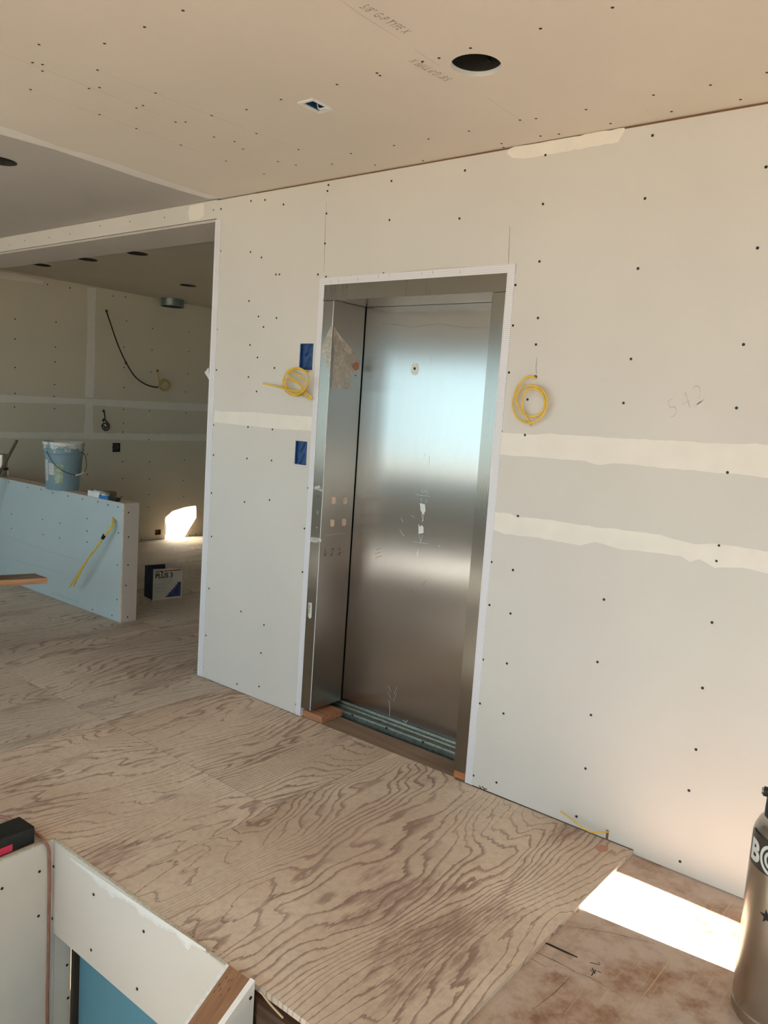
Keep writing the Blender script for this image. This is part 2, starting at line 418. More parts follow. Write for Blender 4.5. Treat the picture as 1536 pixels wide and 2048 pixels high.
# --- ceilings
can = [(952, 131), (1, 322), (83, 530), (175, 519), (275, 507), (376, 571)]
canc = [PL(x, y, 2, ZC) for x, y in can]
canc[1] = PL(-1, 322, 2, ZC)
spk = PL(632, 211, 2, ZC)
spkr = [(spk.x - .028, spk.y - .045), (spk.x + .028, spk.y + .045)]
JX = -3.69
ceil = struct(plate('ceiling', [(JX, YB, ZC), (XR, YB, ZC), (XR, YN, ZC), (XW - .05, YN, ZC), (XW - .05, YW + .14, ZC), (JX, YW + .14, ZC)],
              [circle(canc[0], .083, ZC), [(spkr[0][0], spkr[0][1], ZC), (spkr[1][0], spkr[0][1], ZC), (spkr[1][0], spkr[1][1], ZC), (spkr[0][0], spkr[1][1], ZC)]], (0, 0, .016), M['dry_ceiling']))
YC = YW + .2
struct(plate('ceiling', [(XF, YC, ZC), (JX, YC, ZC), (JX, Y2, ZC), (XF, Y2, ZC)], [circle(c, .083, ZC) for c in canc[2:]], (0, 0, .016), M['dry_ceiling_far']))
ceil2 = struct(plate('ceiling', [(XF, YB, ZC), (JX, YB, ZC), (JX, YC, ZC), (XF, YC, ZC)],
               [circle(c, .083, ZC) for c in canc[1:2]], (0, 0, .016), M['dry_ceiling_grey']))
rf = struct(plate('roof', [(XF - .15, YB - .15, 3.02), (XR + .1, YB - .15, 3.02), (XR + .1, YN + .1, 3.02), (XW - .15, YN + .1, 3.02), (XW - .15, YW + .14, 3.02), (-3.62, YW + .14, 3.02), (-3.62, Y2 + .15, 3.02), (XF - .15, Y2 + .15, 3.02)], [], (0, 0, .2), M['dark']))

# --- far wall (perpendicular), with cut-outs
ob = [PL(233, 895, 0, XF), PL(316, 1064.5, 0, XF)]
h1 = (ob[0].y - .05, ob[0].y + .05, ob[0].z - .05, ob[0].z + .05)
h2 = (ob[1].y - .042, ob[1].y + .042, ob[1].z - .032, ob[1].z + .032)
farw = struct(plate('wall_left', YZ(YB - .14, Y2, .0, ZC, XF), [YZ(*h1, XF), YZ(*h2, XF)], (-.14, 0, 0), M['dry_far']))

# --- wall closing the back room on the right: low window shaped as the sun patch asks
def back(p, x):                                   # follow the sun back to x
    d = (x - p[0]) / SDIR.x; return V(p) + SDIR * d
pp = [(5.99, -.03), (6.06, .071), (6.19, .244), (6.177, .394), (6.012, .383), (5.84, .343), (5.74, .27), (5.75, -.03)]
hole = [back((XF, y, z), -3.72) for y, z in pp]
struct(plate('wall_right', YZ(YW + .14, Y2, 0, 3.02, -3.72), [hole], (.08, 0, 0), M['dry']))
struct(boxo('wall_end', (XF - .1, Y2, 0), (-3.6, Y2 + .14, 3.02), M['dry']))

# --- right wall of the near room with unseen openings added and shaped to let the sun in
zt_ = lambda x: (XR + .1 - x) * math.tan(SUN_E) / math.cos(SUN_A) - .0165; yt_ = lambda x, y: y + (XR - x) * math.tan(SUN_A)
struct(plate('wall_right', YZ(YB, YN, -2.7, 3.02, XR), [[(XR, 2.25, .22), (XR, yt_(1.27, 2.835), .22), (XR, yt_(-.995, 2.829), zt_(-.995)), (XR, 2.25, zt_(-.995))],
       YZ(-2.2, .35, .45, 1.10, XR), YZ(-.4, .85, 1.98, 2.38, XR)], (.1, 0, 0), M['dry']))
struct(boxo('trim_1', (XR - .02, 2.22, .18), (XR + .04, 2.93, .22), M['white_metal']))
struct(boxo('wall_niche', (XW - .1, YN, -2.7), (XR + .1, YN + .1, 3.02), M['dry'])); struct(boxo('wall_niche', (XW - .14, YW + .141, -2.7), (XW - .001, YN, 3.02), M['dry']))
yo = yt_(-.8, 2.455) + 28 * math.tan(SUN_A)
struct(boxo('wall_sun_block', (30, yo - 2.2, -3), (30.4, yo, 14), M['sun_block']))  # unseen blocker added far outside to soften the sun patch's near edge

# --- wall behind the camera: a row of wide windows
wins = [(-7.5, -5.3, .80, 2.45), (-5.0, -2.9, .80, 2.45), (-2.4, -.5, .80, 2.45), (0, 1.6, .75, 2.35)]
bw = struct(plate('wall_back', [(XF - .14, YB, -2.7), (XR + .1, YB, -2.7), (XR + .1, YB, 3.02), (XF - .14, YB, 3.02)], [XZ(*q, YB) for q in wins], (0, -.14, 0), M['dry']))
for i, (a, b, c_, d) in enumerate(wins):
    bm = bmesh.new(); y0, y1 = YB - .09, YB - .04
    box(bm, (a, y0, c_), (b, y1, c_ + .04)); box(bm, (a, y0, d - .04), (b, y1, d)); box(bm, (a, y0, c_), (a + .04, y1, d)); box(bm, (b - .04, y0, c_), (b, y1, d))
    box(bm, ((a + b) / 2 - .02, y0, c_), ((a + b) / 2 + .02, y1, d))
    struct(mkobj('window_%d' % (i + 1), bm, M['white_metal']))
    window_light('window_daylight', ((a + b) / 2, YB - .2, (c_ + d) / 2), (b - a, d - c_), (math.radians(90), 0, 0), (1, 1, 1), 1).data.cycles.is_portal = True
window_light('window_daylight', (XR + .15, -.925, .85), (2.55, .6), (0, math.radians(90), 0), (1, 1, 1), 1).data.cycles.is_portal = True
struct(boxo('floor', (-60, -60, -3.2), (60, 60, -3.1), M['ground']))

# --- floor: sheets of plywood, each its own board, and the old subfloor at the right
SXE = [-8.0, -7.097, -5.877, -4.657, -3.437, -2.217, -.997]
SY = 1.455                                        # edge of the stair opening
SXL = -2.60
SYS, SXS = SY + .0125, SXL - .0145           # the boards stop behind the stairwell drywall
g = .0012
def sheet(pts, mat, seed, thick=.018, z=0):
    o = struct(plate('floor', [(x, y, z) for x, y in pts], [], (0, 0, -thick), mat)); o.color = (seed[0], seed[1], 0, 1); return o
def rect(x0, x1, y0, y1): return [(x0 + g, y0 + g), (x1 - g, y0 + g), (x1 - g, y1 - g), (x0 + g, y1 - g)]
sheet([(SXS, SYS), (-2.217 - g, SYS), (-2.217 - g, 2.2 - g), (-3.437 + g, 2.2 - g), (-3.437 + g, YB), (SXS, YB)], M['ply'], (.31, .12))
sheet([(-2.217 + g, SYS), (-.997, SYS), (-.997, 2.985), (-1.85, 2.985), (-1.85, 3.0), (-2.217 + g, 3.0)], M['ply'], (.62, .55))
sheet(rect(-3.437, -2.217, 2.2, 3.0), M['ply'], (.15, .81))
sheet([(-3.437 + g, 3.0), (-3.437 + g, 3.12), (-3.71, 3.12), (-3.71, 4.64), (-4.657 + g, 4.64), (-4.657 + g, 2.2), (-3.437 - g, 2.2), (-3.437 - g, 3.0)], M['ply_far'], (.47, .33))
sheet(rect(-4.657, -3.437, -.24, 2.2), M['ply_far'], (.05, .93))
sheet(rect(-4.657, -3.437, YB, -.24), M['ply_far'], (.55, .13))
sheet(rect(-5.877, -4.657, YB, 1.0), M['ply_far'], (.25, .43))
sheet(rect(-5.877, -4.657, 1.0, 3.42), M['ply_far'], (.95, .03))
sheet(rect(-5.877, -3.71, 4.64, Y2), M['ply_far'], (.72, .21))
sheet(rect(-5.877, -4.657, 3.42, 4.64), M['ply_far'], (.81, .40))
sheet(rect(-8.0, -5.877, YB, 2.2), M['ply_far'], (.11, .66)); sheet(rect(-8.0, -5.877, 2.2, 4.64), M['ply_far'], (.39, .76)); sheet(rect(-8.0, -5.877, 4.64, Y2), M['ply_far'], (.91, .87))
sub = struct(plate('floor', [(-.9965, SY, -.0165), (-1.2, SY, -.0165), (-1.2, SY - .001, -.0165), (-.2, SY, -.0165), (-.2, YB, -.0165), (XR, YB, -.0165), (XR, YN, -.0165), (XW - .05, YN, -.0165), (XW - .05, 3.1, -.0165), (-.9965, 3.1, -.0165)], [], (0, 0, -.02), M['subfloor']))
struct(boxo('floor', (-8, SY + .012, -.30), (XR - .001, Y2, -.0375), M['joist']))      # joist zone under the boards
struct(boxo('floor', (-8, YB, -.30), (SXL - .02, SY + .012, -.0375), M['joist']))
struct(boxo('floor', (-.2, YB, -.30), (XR, SY + .012, -.0375), M['joist']))

# --- half wall
HY, HX, HZ = 3.275, -4.975, .884
half = struct(empty('wall_half', (-6.4, HY, 0), kind='structure'))
boxo('board_face', (XF, HY, .003), (HX - .014, HY + .013, HZ - .006), M['dry_half'], half)
boxo('end_board', (HX - .013, HY + .003, .003), (HX, HY + .128, HZ - .004), M['dry_end'], half)
boxo('gypsum_edge', (HX - .0185, HY - .0004, .003), (HX - .006, HY + .006, HZ - .004), M['core'], half)
boxo('frame_core', (XF, HY + .013, 0), (HX - .013, HY + .115, HZ - .006), M['block'], half)
boxo('back_board', (XF, HY + .115, .003), (HX - .014, HY + .128, HZ - .006), M['dry_half'], half)
boxo('cap_board', (XF, HY - .001, HZ - .006), (HX - .001, HY + .128, HZ), M['dry_end'], half)

# --- stairwell
st = struct(empty('wall_stair', (-2.1, SY, -.02), kind='structure'))
boxo('fascia_board', (SXL, SY, -.362), (-1.622, SY + .0115, -.003), M['dry_stair'], st)
boxo('torn_edge', (SXL, SY + .0003, -.003), (-1.622, SY + .0115, .003), M['core'], st)
boxo('blue_board', (SXL - .02, 1.56, -2.6), (-.1, 1.573, -.301), M['blue_dry'], st)
boxo('side_board', (SXL - .013, YB, -2.6), (SXL, SY + .010, -.002), M['dry_stair'], st)
boxo('gap_shade_strip', (SXL, 1.536, -2.6), (SXL + .022, 1.559, -.3), M['line'], st)  # dark strip added as the shade in the gap beside the blue board
boxo('side_board', (SXL - .013, SY + .012, -2.6), (SXL - .0002, 1.535, -.045), M['dry_stair'], st)
boxo('side_edge', (SXL - .013, YB, -.002), (SXL - .0002, SY, .004), M['core'], st)
struct(boxo('wall_stair', (-.2, YB, -2.6), (-.1, SY, -.3), M['dry'])); struct(boxo('floor', (-3, YB, -2.7), (0, 1.6, -2.6), M['dark']))
struct(boxo('wall_stair', (SXL, YB - .1, -2.6), (-.2, YB, -.3), M['dry']))
rim = boxo('rim_joist', (-1.49, SY + .001, -.3), (-.2, SY + .0118, -.0385), M['joist'], st)
# splintered torn paper along the fascia top
bm = bmesh.new()
edge_y = lambda x: 1685 + (x - 100) * .677
low = [(140,4),(160,8),(176,11),(187,15),(200,24),(212,18),(223,30),(232,20),(250,15),(270,13),(281,26),(300,20),(315,24),(336,17),(350,10),(362,22),(376,32),(384,12),(400,8),(412,4)]
a_ = [PL(x, edge_y(x) + 2.5, 1, SY - .0018) for x, d in low]; b_ = [PL(x, edge_y(x) + 3 + d * .62, 1, SY - .0018) for x, d in low]
va_ = [bm.verts.new(p) for p in a_]; vb_ = [bm.verts.new(p) for p in b_]
for k in range(len(low) - 1): bm.faces.new([va_[k], vb_[k], vb_[k + 1], va_[k + 1]])
mkobj('torn_paper', bm, M['mud'], st)
bm = bmesh.new()
va_ = [bm.verts.new(p + V((0, -.0004, 0))) for p in [PL(x, edge_y(x) + 3 + d * .50, 1, SY - .0018) for x, d in low]]; vb_ = [bm.verts.new(PL(x, edge_y(x) + 3.5 + d * .80, 1, SY - .0022)) for x, d in low]
for k in range(len(low) - 1): bm.faces.new([va_[k], vb_[k], vb_[k + 1], va_[k + 1]])
mkobj('torn_paper_edge', bm, M['gyp'], st)

# --- sloping half wall that follows the stair
rk = struct(empty('wall_rake', (-1.56, SY, 0), kind='structure'))
def rake(name, x0, x1, top, depth, mat, y1=SY - .004, y0=.55, sl=math.tan(math.radians(35)), low=None):
    zt = lambda y: top - (SY - y) * sl
    o = [(x0, y1, zt(y1)), (x0, y0, zt(y0)), (x0, y0, zt(y0) - depth), (x0, y1, (low if low is not None else zt(y1) - depth))]
    return plate(name, o, [], (x1 - x0, 0, 0), mat, rk)
rake('top_plate', -1.608, -1.518, .022, .09, M['stud'])
rake('side_board', -1.622, -1.609, .018, 2.0, M['gyp'])
rake('side_board', -1.517, -1.499, .030, 2.2, M['mud'], sl=math.tan(math.radians(33)))
bm = bmesh.new()
for i in range(9):
    x = -1.60 + random.uniform(0, .07); y = SY - random.uniform(.02, .07)
    z = .0222 - (SY - y) * math.tan(math.radians(35)); d = V((.0, -.82, -.574)) * random.uniform(.006, .012)
    stroke(bm, [V((x, y, z)), V((x, y, z)) + d], .003, V((0, -.574, .82)))
mkobj('stamp_mark', bm, M['ink'], rk)

# ================================================================ parts on the walls
screw_me = {}
def screw_mesh(r):
    if r in screw_me: return screw_me[r]
    bm = bmesh.new(); lathe(bm, [(0, .0003), (r * .6, .0005), (r, .0002), (r, -.002)], (0, 0, 0), 10)
    bmesh.ops.recalc_face_normals(bm, faces=bm.faces)
    me = bpy.data.meshes.new('screw_head'); bm.to_mesh(me); bm.free(); me.materials.append(M['screw']); screw_me[r] = me; return me
def screws(parent, px, ax, val, sgn, r=.0055):
    rot = {0: (0, math.pi / 2 * sgn, 0), 1: (-math.pi / 2 * sgn, 0, 0), 2: (math.pi if sgn < 0 else 0, 0, 0)}[ax]
    for x, y in px:
        p = PL(x, y, ax, val); o = bpy.data.objects.new('screw_head', screw_mesh(r)); C.objects.link(o)
        n = V((0, 0, 0)); n[ax] = sgn * .0006
        o.location = p + n; o.rotation_euler = rot; o.parent = parent; o.matrix_parent_inverse = pm_inv(parent)
main_px = [(1305,271),(1091,310),(930,341),(1532,334),(1290,397),(1086,408),(919,437),(783,362),(779,440),(1515,496),(1276,537),(1079,523),(1031,570),(1076,636),(1026,651),(1487,689),(1262,718),(1072,689),(1018,745),(1247,806),(1473,816),(1055,799),(1050,870),(1455,945),(1036,1032),(1438,1091),(1433,1122),(1026,1140),(1208,1199),(1424,1245),(983,1124),(979,1210),(1021,1227),(1195,1324),(1405,1376),(966,1319),(1014,1327),(960,1407),(1007,1427),(1182,1430),(1392,1499),(947,1551),(993,1565),(1171,1537),(1378,1581),(1153,1633),(1360,1723),(1003,862),(998,910),
 (442,418),(502,402),(530,400),(567,409),(441,502),(501,504),(523,515),(655,382),(657,370),(653,427),(650,487),(636,549),(552,549),(559,549),(527,654),(498,602),(517,633),(553,636),(434,659),(500,690),(515,715),(549,736),(497,754),(513,783),(433,740),(427,810),(427,850),(496,854),(545,859),(427,910),(494,917),(543,921),(616,976),(609,1057),(605,1144),(423,986),(423,1073),(539,1000),(489,1004),(418,1177),(482,1223),(528,1250),(412,1271),(522,1306),(406,1334),(474,1368),(518,1373),(592,1409),
 (652,554),(701,553),(767,547),(843,537),(911,536),(991,531)]
screws(wall, main_px[:100], 1, YW, -1)
screws(hd, [(19,490),(49,481),(98,475),(140,468),(200,452),(260,443),(329,435),(427,420)], 1, YW, -1, .004)
ceil_px = [(366,21),(289,54),(78,89),(209,87),(65,125),(85,129),(85,142),(195,140),(178,177),(199,175),(61,179),(311,186),(273,216),(199,229),(286,211),(351,244),(371,244),(423,231),(273,257),(428,274),(469,283),(513,267),(493,219),(562,199),(674,169),(754,146),(760,151),(486,298),(362,290),(556,323),(592,330),(597,299),(664,328),(702,307),(452,322),(528,348),(1225,15),(1081,57),(941,96),(878,116),(845,123),(1307,190),(1421,170),(1534,145),(1481,199),(1343,223),(1172,219),(1221,247),(1072,237),(1040,240),(1118,268),(1081,272),(1003,287),(1007,295),(938,262),(857,278),(846,321),(788,291),(750,330)]
screws(ceil, ceil_px, 2, ZC, -1, .005)
far_px = [(30,638),(30,678),(30,735),(30,787),(29,814),(112,644),(111,694),(110,724),(109,769),(108,793),(109,817),(226,592),(251,594),(95,569),(140,576),(253,642),(305,657),(377,664),(248,694),(304,700),(377,703),(248,735),(302,744),(376,747),(248,775),(371,784),(247,819),(299,822),(372,826),(247,846),(175,909),(175,949),(245,923),(245,957),(243,993),(299,924),(299,958),(297,989),(297,1015),(369,920),(367,961),(367,993),(298,879),(246,864),(283,1079),(379,1070),(392,1068)]
screws(farw, far_px, 0, XF, 1, .007)
screws(half, [(18,964),(55,975),(82,979),(105,986),(136,992),(165,998),(196,1004),(216,1010),(236,1014),(237,1066),(235,1130),(234,1199),(224,1231),(185,1219),(174,1062),(174,1084),(174,1037),(120,1046),(119,1076),(85,1039),(86,1069),(23,1028),(23,1057)], 1, HY, -1, .006)
screws(half, [(257,1025),(257,1074),(256,1130),(252,1171),(255,1234)], 0, HX, 1, .006)
screws(st, [(107,1733),(104,1837),(187,1789),(182,1900),(287,1863),(274,1978)], 1, SY - .001, -1)
screws(st, [(4,1777),(79,1743),(77,1832),(134,1930),(136,1996)], 0, SXL, 1)
screws(rk, [(501,1996)], 0, -1.499, 1)

# joint compound, traced outlines
MUD = dict(jit=.0022)
poly_px('joint_compound', [(1003,866),(1030,866),(1060,869),(1110,868),(1240,877),(1330,881),(1400,885),(1545,889),(1545,957),(1470,948),(1400,942),(1340,937),(1290,932),(1240,926),(1200,930),(1170,922),(1080,915),(998,909)], 1, YW, -.0008, M['mud'], wall, **MUD)
poly_px('joint_compound', [(985,1024),(1020,1027),(1036,1034),(1100,1040),(1190,1054),(1250,1060),(1320,1070),(1390,1088),(1430,1086),(1545,1104),(1545,1149),(1500,1139),(1460,1134),(1430,1135),(1400,1118),(1380,1124),(1360,1112),(1240,1098),(1190,1084),(1160,1091),(1070,1074),(1010,1068),(980,1058)], 1, YW, -.0009, M['mud'], wall, **MUD)
poly_px('joint_compound', [(430,821),(445,823),(500,824),(560,829),(628,834),(626,862),(560,858),(470,849),(427,844)], 1, YW, -.0008, M['mud'], wall, jit=.001)
poly_px('joint_compound', [(1016,300),(1030,294),(1080,285),(1160,271),(1248,255),(1250,262),(1236,284),(1150,300),(1060,316),(1025,317),(1014,308)], 1, YW, -.0009, M['mud'], wall, **MUD)
poly_px('joint_compound', [(380,412),(408,406),(408,432),(398,440),(379,441),(377,425)], 1, YW, -.0008, M['mud'], hd, jit=.001)
poly_px('joint_compound', [(-4,251),(30,260),(120,294),(220,322),(320,357),(443,396),(420,398),(380,387),(280,356),(210,332),(110,299),(-4,267)], 2, ZC, -.0008, M['mud'], ceil2, jit=.0015)
poly_px('joint_compound', [(-4,789),(150,797),(300,803),(430,809),(430,823),(300,818),(150,808),(-4,804)], 0, XF, .0008, M['mud_dull'], farw, jit=.003)
poly_px('joint_compound', [(-4,864),(200,866),(300,868),(430,869),(430,882),(300,881),(200,878),(-4,876)], 0, XF, .0008, M['mud_dull'], farw, jit=.004)
poly_px('joint_compound', [(175,575),(192,577),(190,650),(190,720),(187,795),(170,795),(173,720),(175,650)], 0, XF, .0007, M['mud_dull'], farw, jit=.004)
poly_px('joint_compound', [(171,808),(186,809),(185,838),(187,866),(166,866),(170,838)], 0, XF, .0007, M['mud_dull'], farw, jit=.004)
poly_px('joint_compound', [(-4,543),(30,547),(88,562),(85,568),(-4,556)], 0, XF, .0007, M['mud_dull'], farw, jit=.004)

# board seams and pencil / chalk lines on the main wall
bm = bmesh.new(); N1 = (0, -1, 0)
P1 = lambda x, y: PL(x, y, 1, YW)
stroke(bm, [P1(653, 405), P1(650, 470), P1(648, 545)], .0016, N1); stroke(bm, [P1(1020, 452), P1(1018, 500), P1(1016, 540)], .0018, N1)
stroke(bm, [P1(1074, 715), P1(1072, 735), P1(1073, 748)], .0016, N1)
mkobj('board_seam', bm, M['dark'], wall)
bm = bmesh.new(); stroke(bm, [P1(648, 549), P1(664, 556), P1(760, 548), P1(880, 537), P1(1012, 530)], .0016, N1)
mkobj('chalk_line', bm, M['redtint'], wall)
text('pencil_number', '542', .10, M['pencil'], wall, P1(1340, 838) , (P1(1412, 800) - P1(1340, 838)), N1, -.003, .2, 1.25, (P1(1412, 800) - P1(1340, 838)).length)
bm = bmesh.new()
for q in ([(480,795),(486,786),(492,778)], [(484,798),(489,788)], [(478,789),(485,790)], [(490,790),(495,781)], [(1197,758),(1206,759),(1212,761)], [(1386,1556),(1400,1560)]): stroke(bm, [P1(*a) for a in q], .0012, N1)
mkobj('pencil_scribble', bm, M['pencil'], wall)
bm = bmesh.new()                                   # scuffs of brown dirt at the base of the bead
for q in ([(958,1571),(962,1576),(960,1581)], [(964,1572),(969,1578),(974,1578)]): stroke(bm, [P1(*a) for a in q], .008, N1)
mkobj('dirt_scuff', bm, M['joist'], wall)
# pencil lines on the half wall
bm = bmesh.new(); PH = lambda x, y: PL(x, y, 1, HY)
stroke(bm, [PH(10, 1070), PH(60, 1090), PH(100, 1104), PH(150, 1118), PH(175, 1130)], .002, N1); stroke(bm, [PH(20, 1116), PH(50, 1126), PH(84, 1134), PH(130, 1148)], .002, N1)
mkobj('pencil_line', bm, M['pencil_dark'], half)
text('paper_stamp', 'w Diffuses Diversity', .05, M['pencil_dark'], half, PH(105, 1189), PH(158, 1208) - PH(105, 1189), N1, -.001, 0, 1, (PH(158, 1208) - PH(105, 1189)).length)

# ceiling: faint board joints, stamps
NC = (0, 0, -1); PC = lambda x, y: PL(x, y, 2, ZC)
bm = bmesh.new()
stroke(bm, [PC(676, -4), PC(720, 28), PC(800, 78)], .003, NC)
stroke(bm, [PC(828, 98), PC(880, 132)], .003, NC); stroke(bm, [PC(975, 195), PC(1050, 246)], .0025, NC)
stroke(bm, [PC(0, 128 - 23), PC(80, 135), PC(200, 182), PC(370, 250)], .0022, NC); stroke(bm, [PC(62, 179), PC(200, 230), PC(360, 290), PC(520, 346)], .0022, NC)
stroke(bm, [PC(195, 140), PC(310, 186), PC(424, 231), PC(598, 299)], .0022, NC)
M['faint'] = plain('paper_joint', (.56, .48, .36, 1), .9)
mkobj('board_joint', bm, M['faint'], ceil)
bm = bmesh.new()
stroke(bm, [PC(910, 282), PC(920, 296), PC(925, 307)], .008, NC); stroke(bm, [PC(1074, 252), PC(1085, 262), PC(1091, 273)], .008, NC); stroke(bm, [PC(1286, 206), PC(1293, 220), PC(1300, 234)], .008, NC)
mkobj('compound_scrape', bm, M['mud_dull'], ceil)
text('paper_stamp', '5/8" G-P TYPE X', .048, M['stamp'], ceil, PC(717, 14), PC(808, 68) - PC(717, 14), NC, -.0002, .15, 1.15, (PC(808, 68) - PC(717, 14)).length)
text('paper_stamp', '5/8" G-P TYPE X', .048, M['stamp'], ceil, PC(906, 158), PC(831, 117) - PC(906, 158), NC, -.0002, .15, 1.15, (PC(831, 117) - PC(906, 158)).length)

# corner beads
def bead(par, lo, hi, mat=None): return boxo('corner_bead', lo, hi, mat or M['bead'], par)
bead(wall, (XE - .004, YW - .0035, .004), (XE + .046, YW - .0002, 2.665))
bead(wall, (XE - .0045, YW - .0036, .004), (XE + .006, YW + .04, 2.665), M['bead_plain'])
bead(wall, (DL - .036, YW - .003, .004), (DL + .0005, YW - .0002, DT)); bead(wall, (DR - .0005, YW - .003, .004), (DR + .036, YW - .0002, DT + .036))
bead(wall, (DL - .036, YW - .0031, DT - .0005), (DR + .036, YW - .0002, DT + .036))
bead(wall, (DR - .0008, YW - .0045, .004), (DR + .003, YW + .03, DT + .003), M['bead_plain']); bead(wall, (DL - .003, YW - .0045, .004), (DL + .0008, YW + .03, DT + .003), M['bead_plain'])
bm = bmesh.new()                                  # staples in the top bead
for x, y in ((601+61,560),(716,555),(757,549),(779,547),(844,543),(866,541),(921,541),(678,558)):
    stroke(bm, [P1(x, y), P1(x + .8, y + 7)], .0022, N1, .0035)
mkobj('staple', bm, M['hous'], wall)
# torn paper flap on the passage bead
bm = bmesh.new(); vs = [bm.verts.new(v) for v in (PL(417, 735, 1, YW), PL(409, 745, 1, YW + .02), PL(416, 756, 1, YW + .01), PL(419, 762, 1, YW))]; bm.faces.new(vs)
r_ = bmesh.ops.extrude_face_region(bm, geom=bm.faces[:]); bmesh.ops.translate(bm, verts=[v for v in r_['geom'] if isinstance(v, bmesh.types.BMVert)], vec=(0, .001, 0)); mkobj('torn_flap', bm, M['white'], wall)

# ================================================================ ELEVATOR DOOR
YD = 3.235
dr = empty('door_1', (-2.31, YD, 0), kind='structure')
JL, JR, HB = -2.771, -1.853, 2.19
boxo('door_panel', (JL + .004, YD, .052), (JR - .0, YD + .03, HB + .3), M['steel'], dr)
def jamb(x0, x1, side, z0):
    bm = bmesh.new()                              # face + return, folded from one sheet
    if side < 0: box(bm, (x0, YW - .002, z0), (x1, YW + .001, HB - .002)); box(bm, (x1 - .002, YW + .0012, z0), (x1, YD - .006, HB - .0008))
    else: box(bm, (x0, YW - .002, z0), (x1, YW + .001, HB - .002)); box(bm, (x0, YW + .0012, z0), (x0 + .002, YD - .006, HB - .0008))
    return mkobj('jamb', bm, M['steel_face'] , dr)
bm = bmesh.new(); box(bm, (DL, YW - .002, .055), (JL, YW + .001, HB - .003)); mkobj('jamb_face', bm, M['steel_face'], dr)
bm = bmesh.new(); box(bm, (JL - .002, YW - .002, .055), (JL, YD - .007, HB - .002)); ret = mkobj('jamb_return', bm, M['steel_return'], dr)
bm = bmesh.new(); box(bm, (JL - .0025, YW - .0035, .055), (JL + .001, YW - .001, HB - .003)); mkobj('jamb_edge', bm, M['white_metal'], dr)
bm = bmesh.new(); box(bm, (JR, YW - .002, .042), (DR, YW + .001, HB - .003)); mkobj('jamb_face', bm, M['steel_face'], dr)
bm = bmesh.new(); box(bm, (JR, YW + .001, .042), (JR + .002, YD - .007, HB - .002)); mkobj('jamb_return', bm, M['steel'], dr)
bm = bmesh.new(); box(bm, (DL, YW - .0035, HB), (DR, YW + .001, DT)); mkobj('header_face', bm, M['steel_face'], dr)
bm = bmesh.new(); box(bm, (DL, YW + .001, HB), (DR, YD - .008, HB + .002)); mkobj('header_soffit', bm, M['steel'], dr)
boxo('header_lip', (DL, YW - .006, HB - .001), (DR, YW - .0032, HB + .006), M['steel_face'], dr)
# galvanised sill
bm = bmesh.new()
prof = [(3.165, -.01), (3.165, .024), (3.170, .032), (3.180, .034), (3.186, .030), (3.206, .032), (3.211, .040), (3.228, .042), (3.234, .052), (3.245, .052), (3.245, -.01)]
a = [bm.verts.new((-2.84, y, z)) for y, z in prof]; b = [bm.verts.new((-1.79, y, z)) for y, z in prof]
for i in range(len(prof)):
    j = (i + 1) % len(prof); bm.faces.new([a[i], a[j], b[j], b[i]])
bm.faces.new(list(reversed(a))); bm.faces.new(b); bmesh.ops.recalc_face_normals(bm, faces=bm.faces)
sill = mkobj('sill', bm, M['galv'], dr)
for x, y in ((705, 1430), (773, 1456), (846, 1484)):
    p = PL(x, y, 1, 3.1648); bm = bmesh.new(); lathe(bm, [(0, 0), (.006, 0), (.006, .003), (0, .003)], (0, 0, 0), 12)
    o = mkobj('sill_hole', bm, M['dark']); o.rotation_euler = (math.pi / 2, 0, 0); o.location = p; o.parent = sill
struct(boxo('floor', (-2.87, 3.003, -.03), (-1.76, 3.150, -.001), M['sillboard']))
struct(boxo('wall_shaft', (-3.0, 3.13, -.5), (-2.96, 5.0, 2.9), M['dark'])); struct(boxo('wall_shaft', (-1.6, 3.13, -.5), (-1.56, 5.0, 2.9), M['dark']))
struct(boxo('wall_shaft', (-3.0, 5.0, -.5), (-1.56, 5.04, 2.9), M['dark'])); struct(boxo('wall_shaft', (-3.0, 3.13, 2.9), (-1.56, 5.04, 2.94), M['dark'])); struct(boxo('wall_shaft', (-3.0, 3.28, -.36), (-1.56, 5.04, -.31), M['dark']))
# lock hole with the film peeled off around it
ND = (0, -1, 0); PD = lambda x, y: PL(x, y, 1, YD)
c0 = PD(830, 738)
bm = bmesh.new(); n = 22
vi = [bm.verts.new(c0 + V((math.cos(k * 6.283 / n) * .0, -.0006, 0))) for k in range(1)]
ring = [bm.verts.new(c0 + V((math.cos(k * 6.283 / n) * (.026 + .002 * math.sin(k * 5)), -.0006, math.sin(k * 6.283 / n) * (.031 + .002 * math.cos(k * 3))))) for k in range(n)]
for k in range(n): bm.faces.new([vi[0], ring[k], ring[(k + 1) % n]])
mkobj('peeled_film_ring', bm, M['white'], dr)
bm = bmesh.new(); lathe(bm, [(0, .0), (.007, 0), (.007, .002), (0, .002)], (0, 0, 0), 16); o = mkobj('lock_hole', bm, M['black'], None); o.rotation_euler = (math.pi / 2, 0, 0); o.location = c0 + V((-.001, -.0008, .002)); o.parent = dr; o.matrix_parent_inverse = pm_inv(dr)
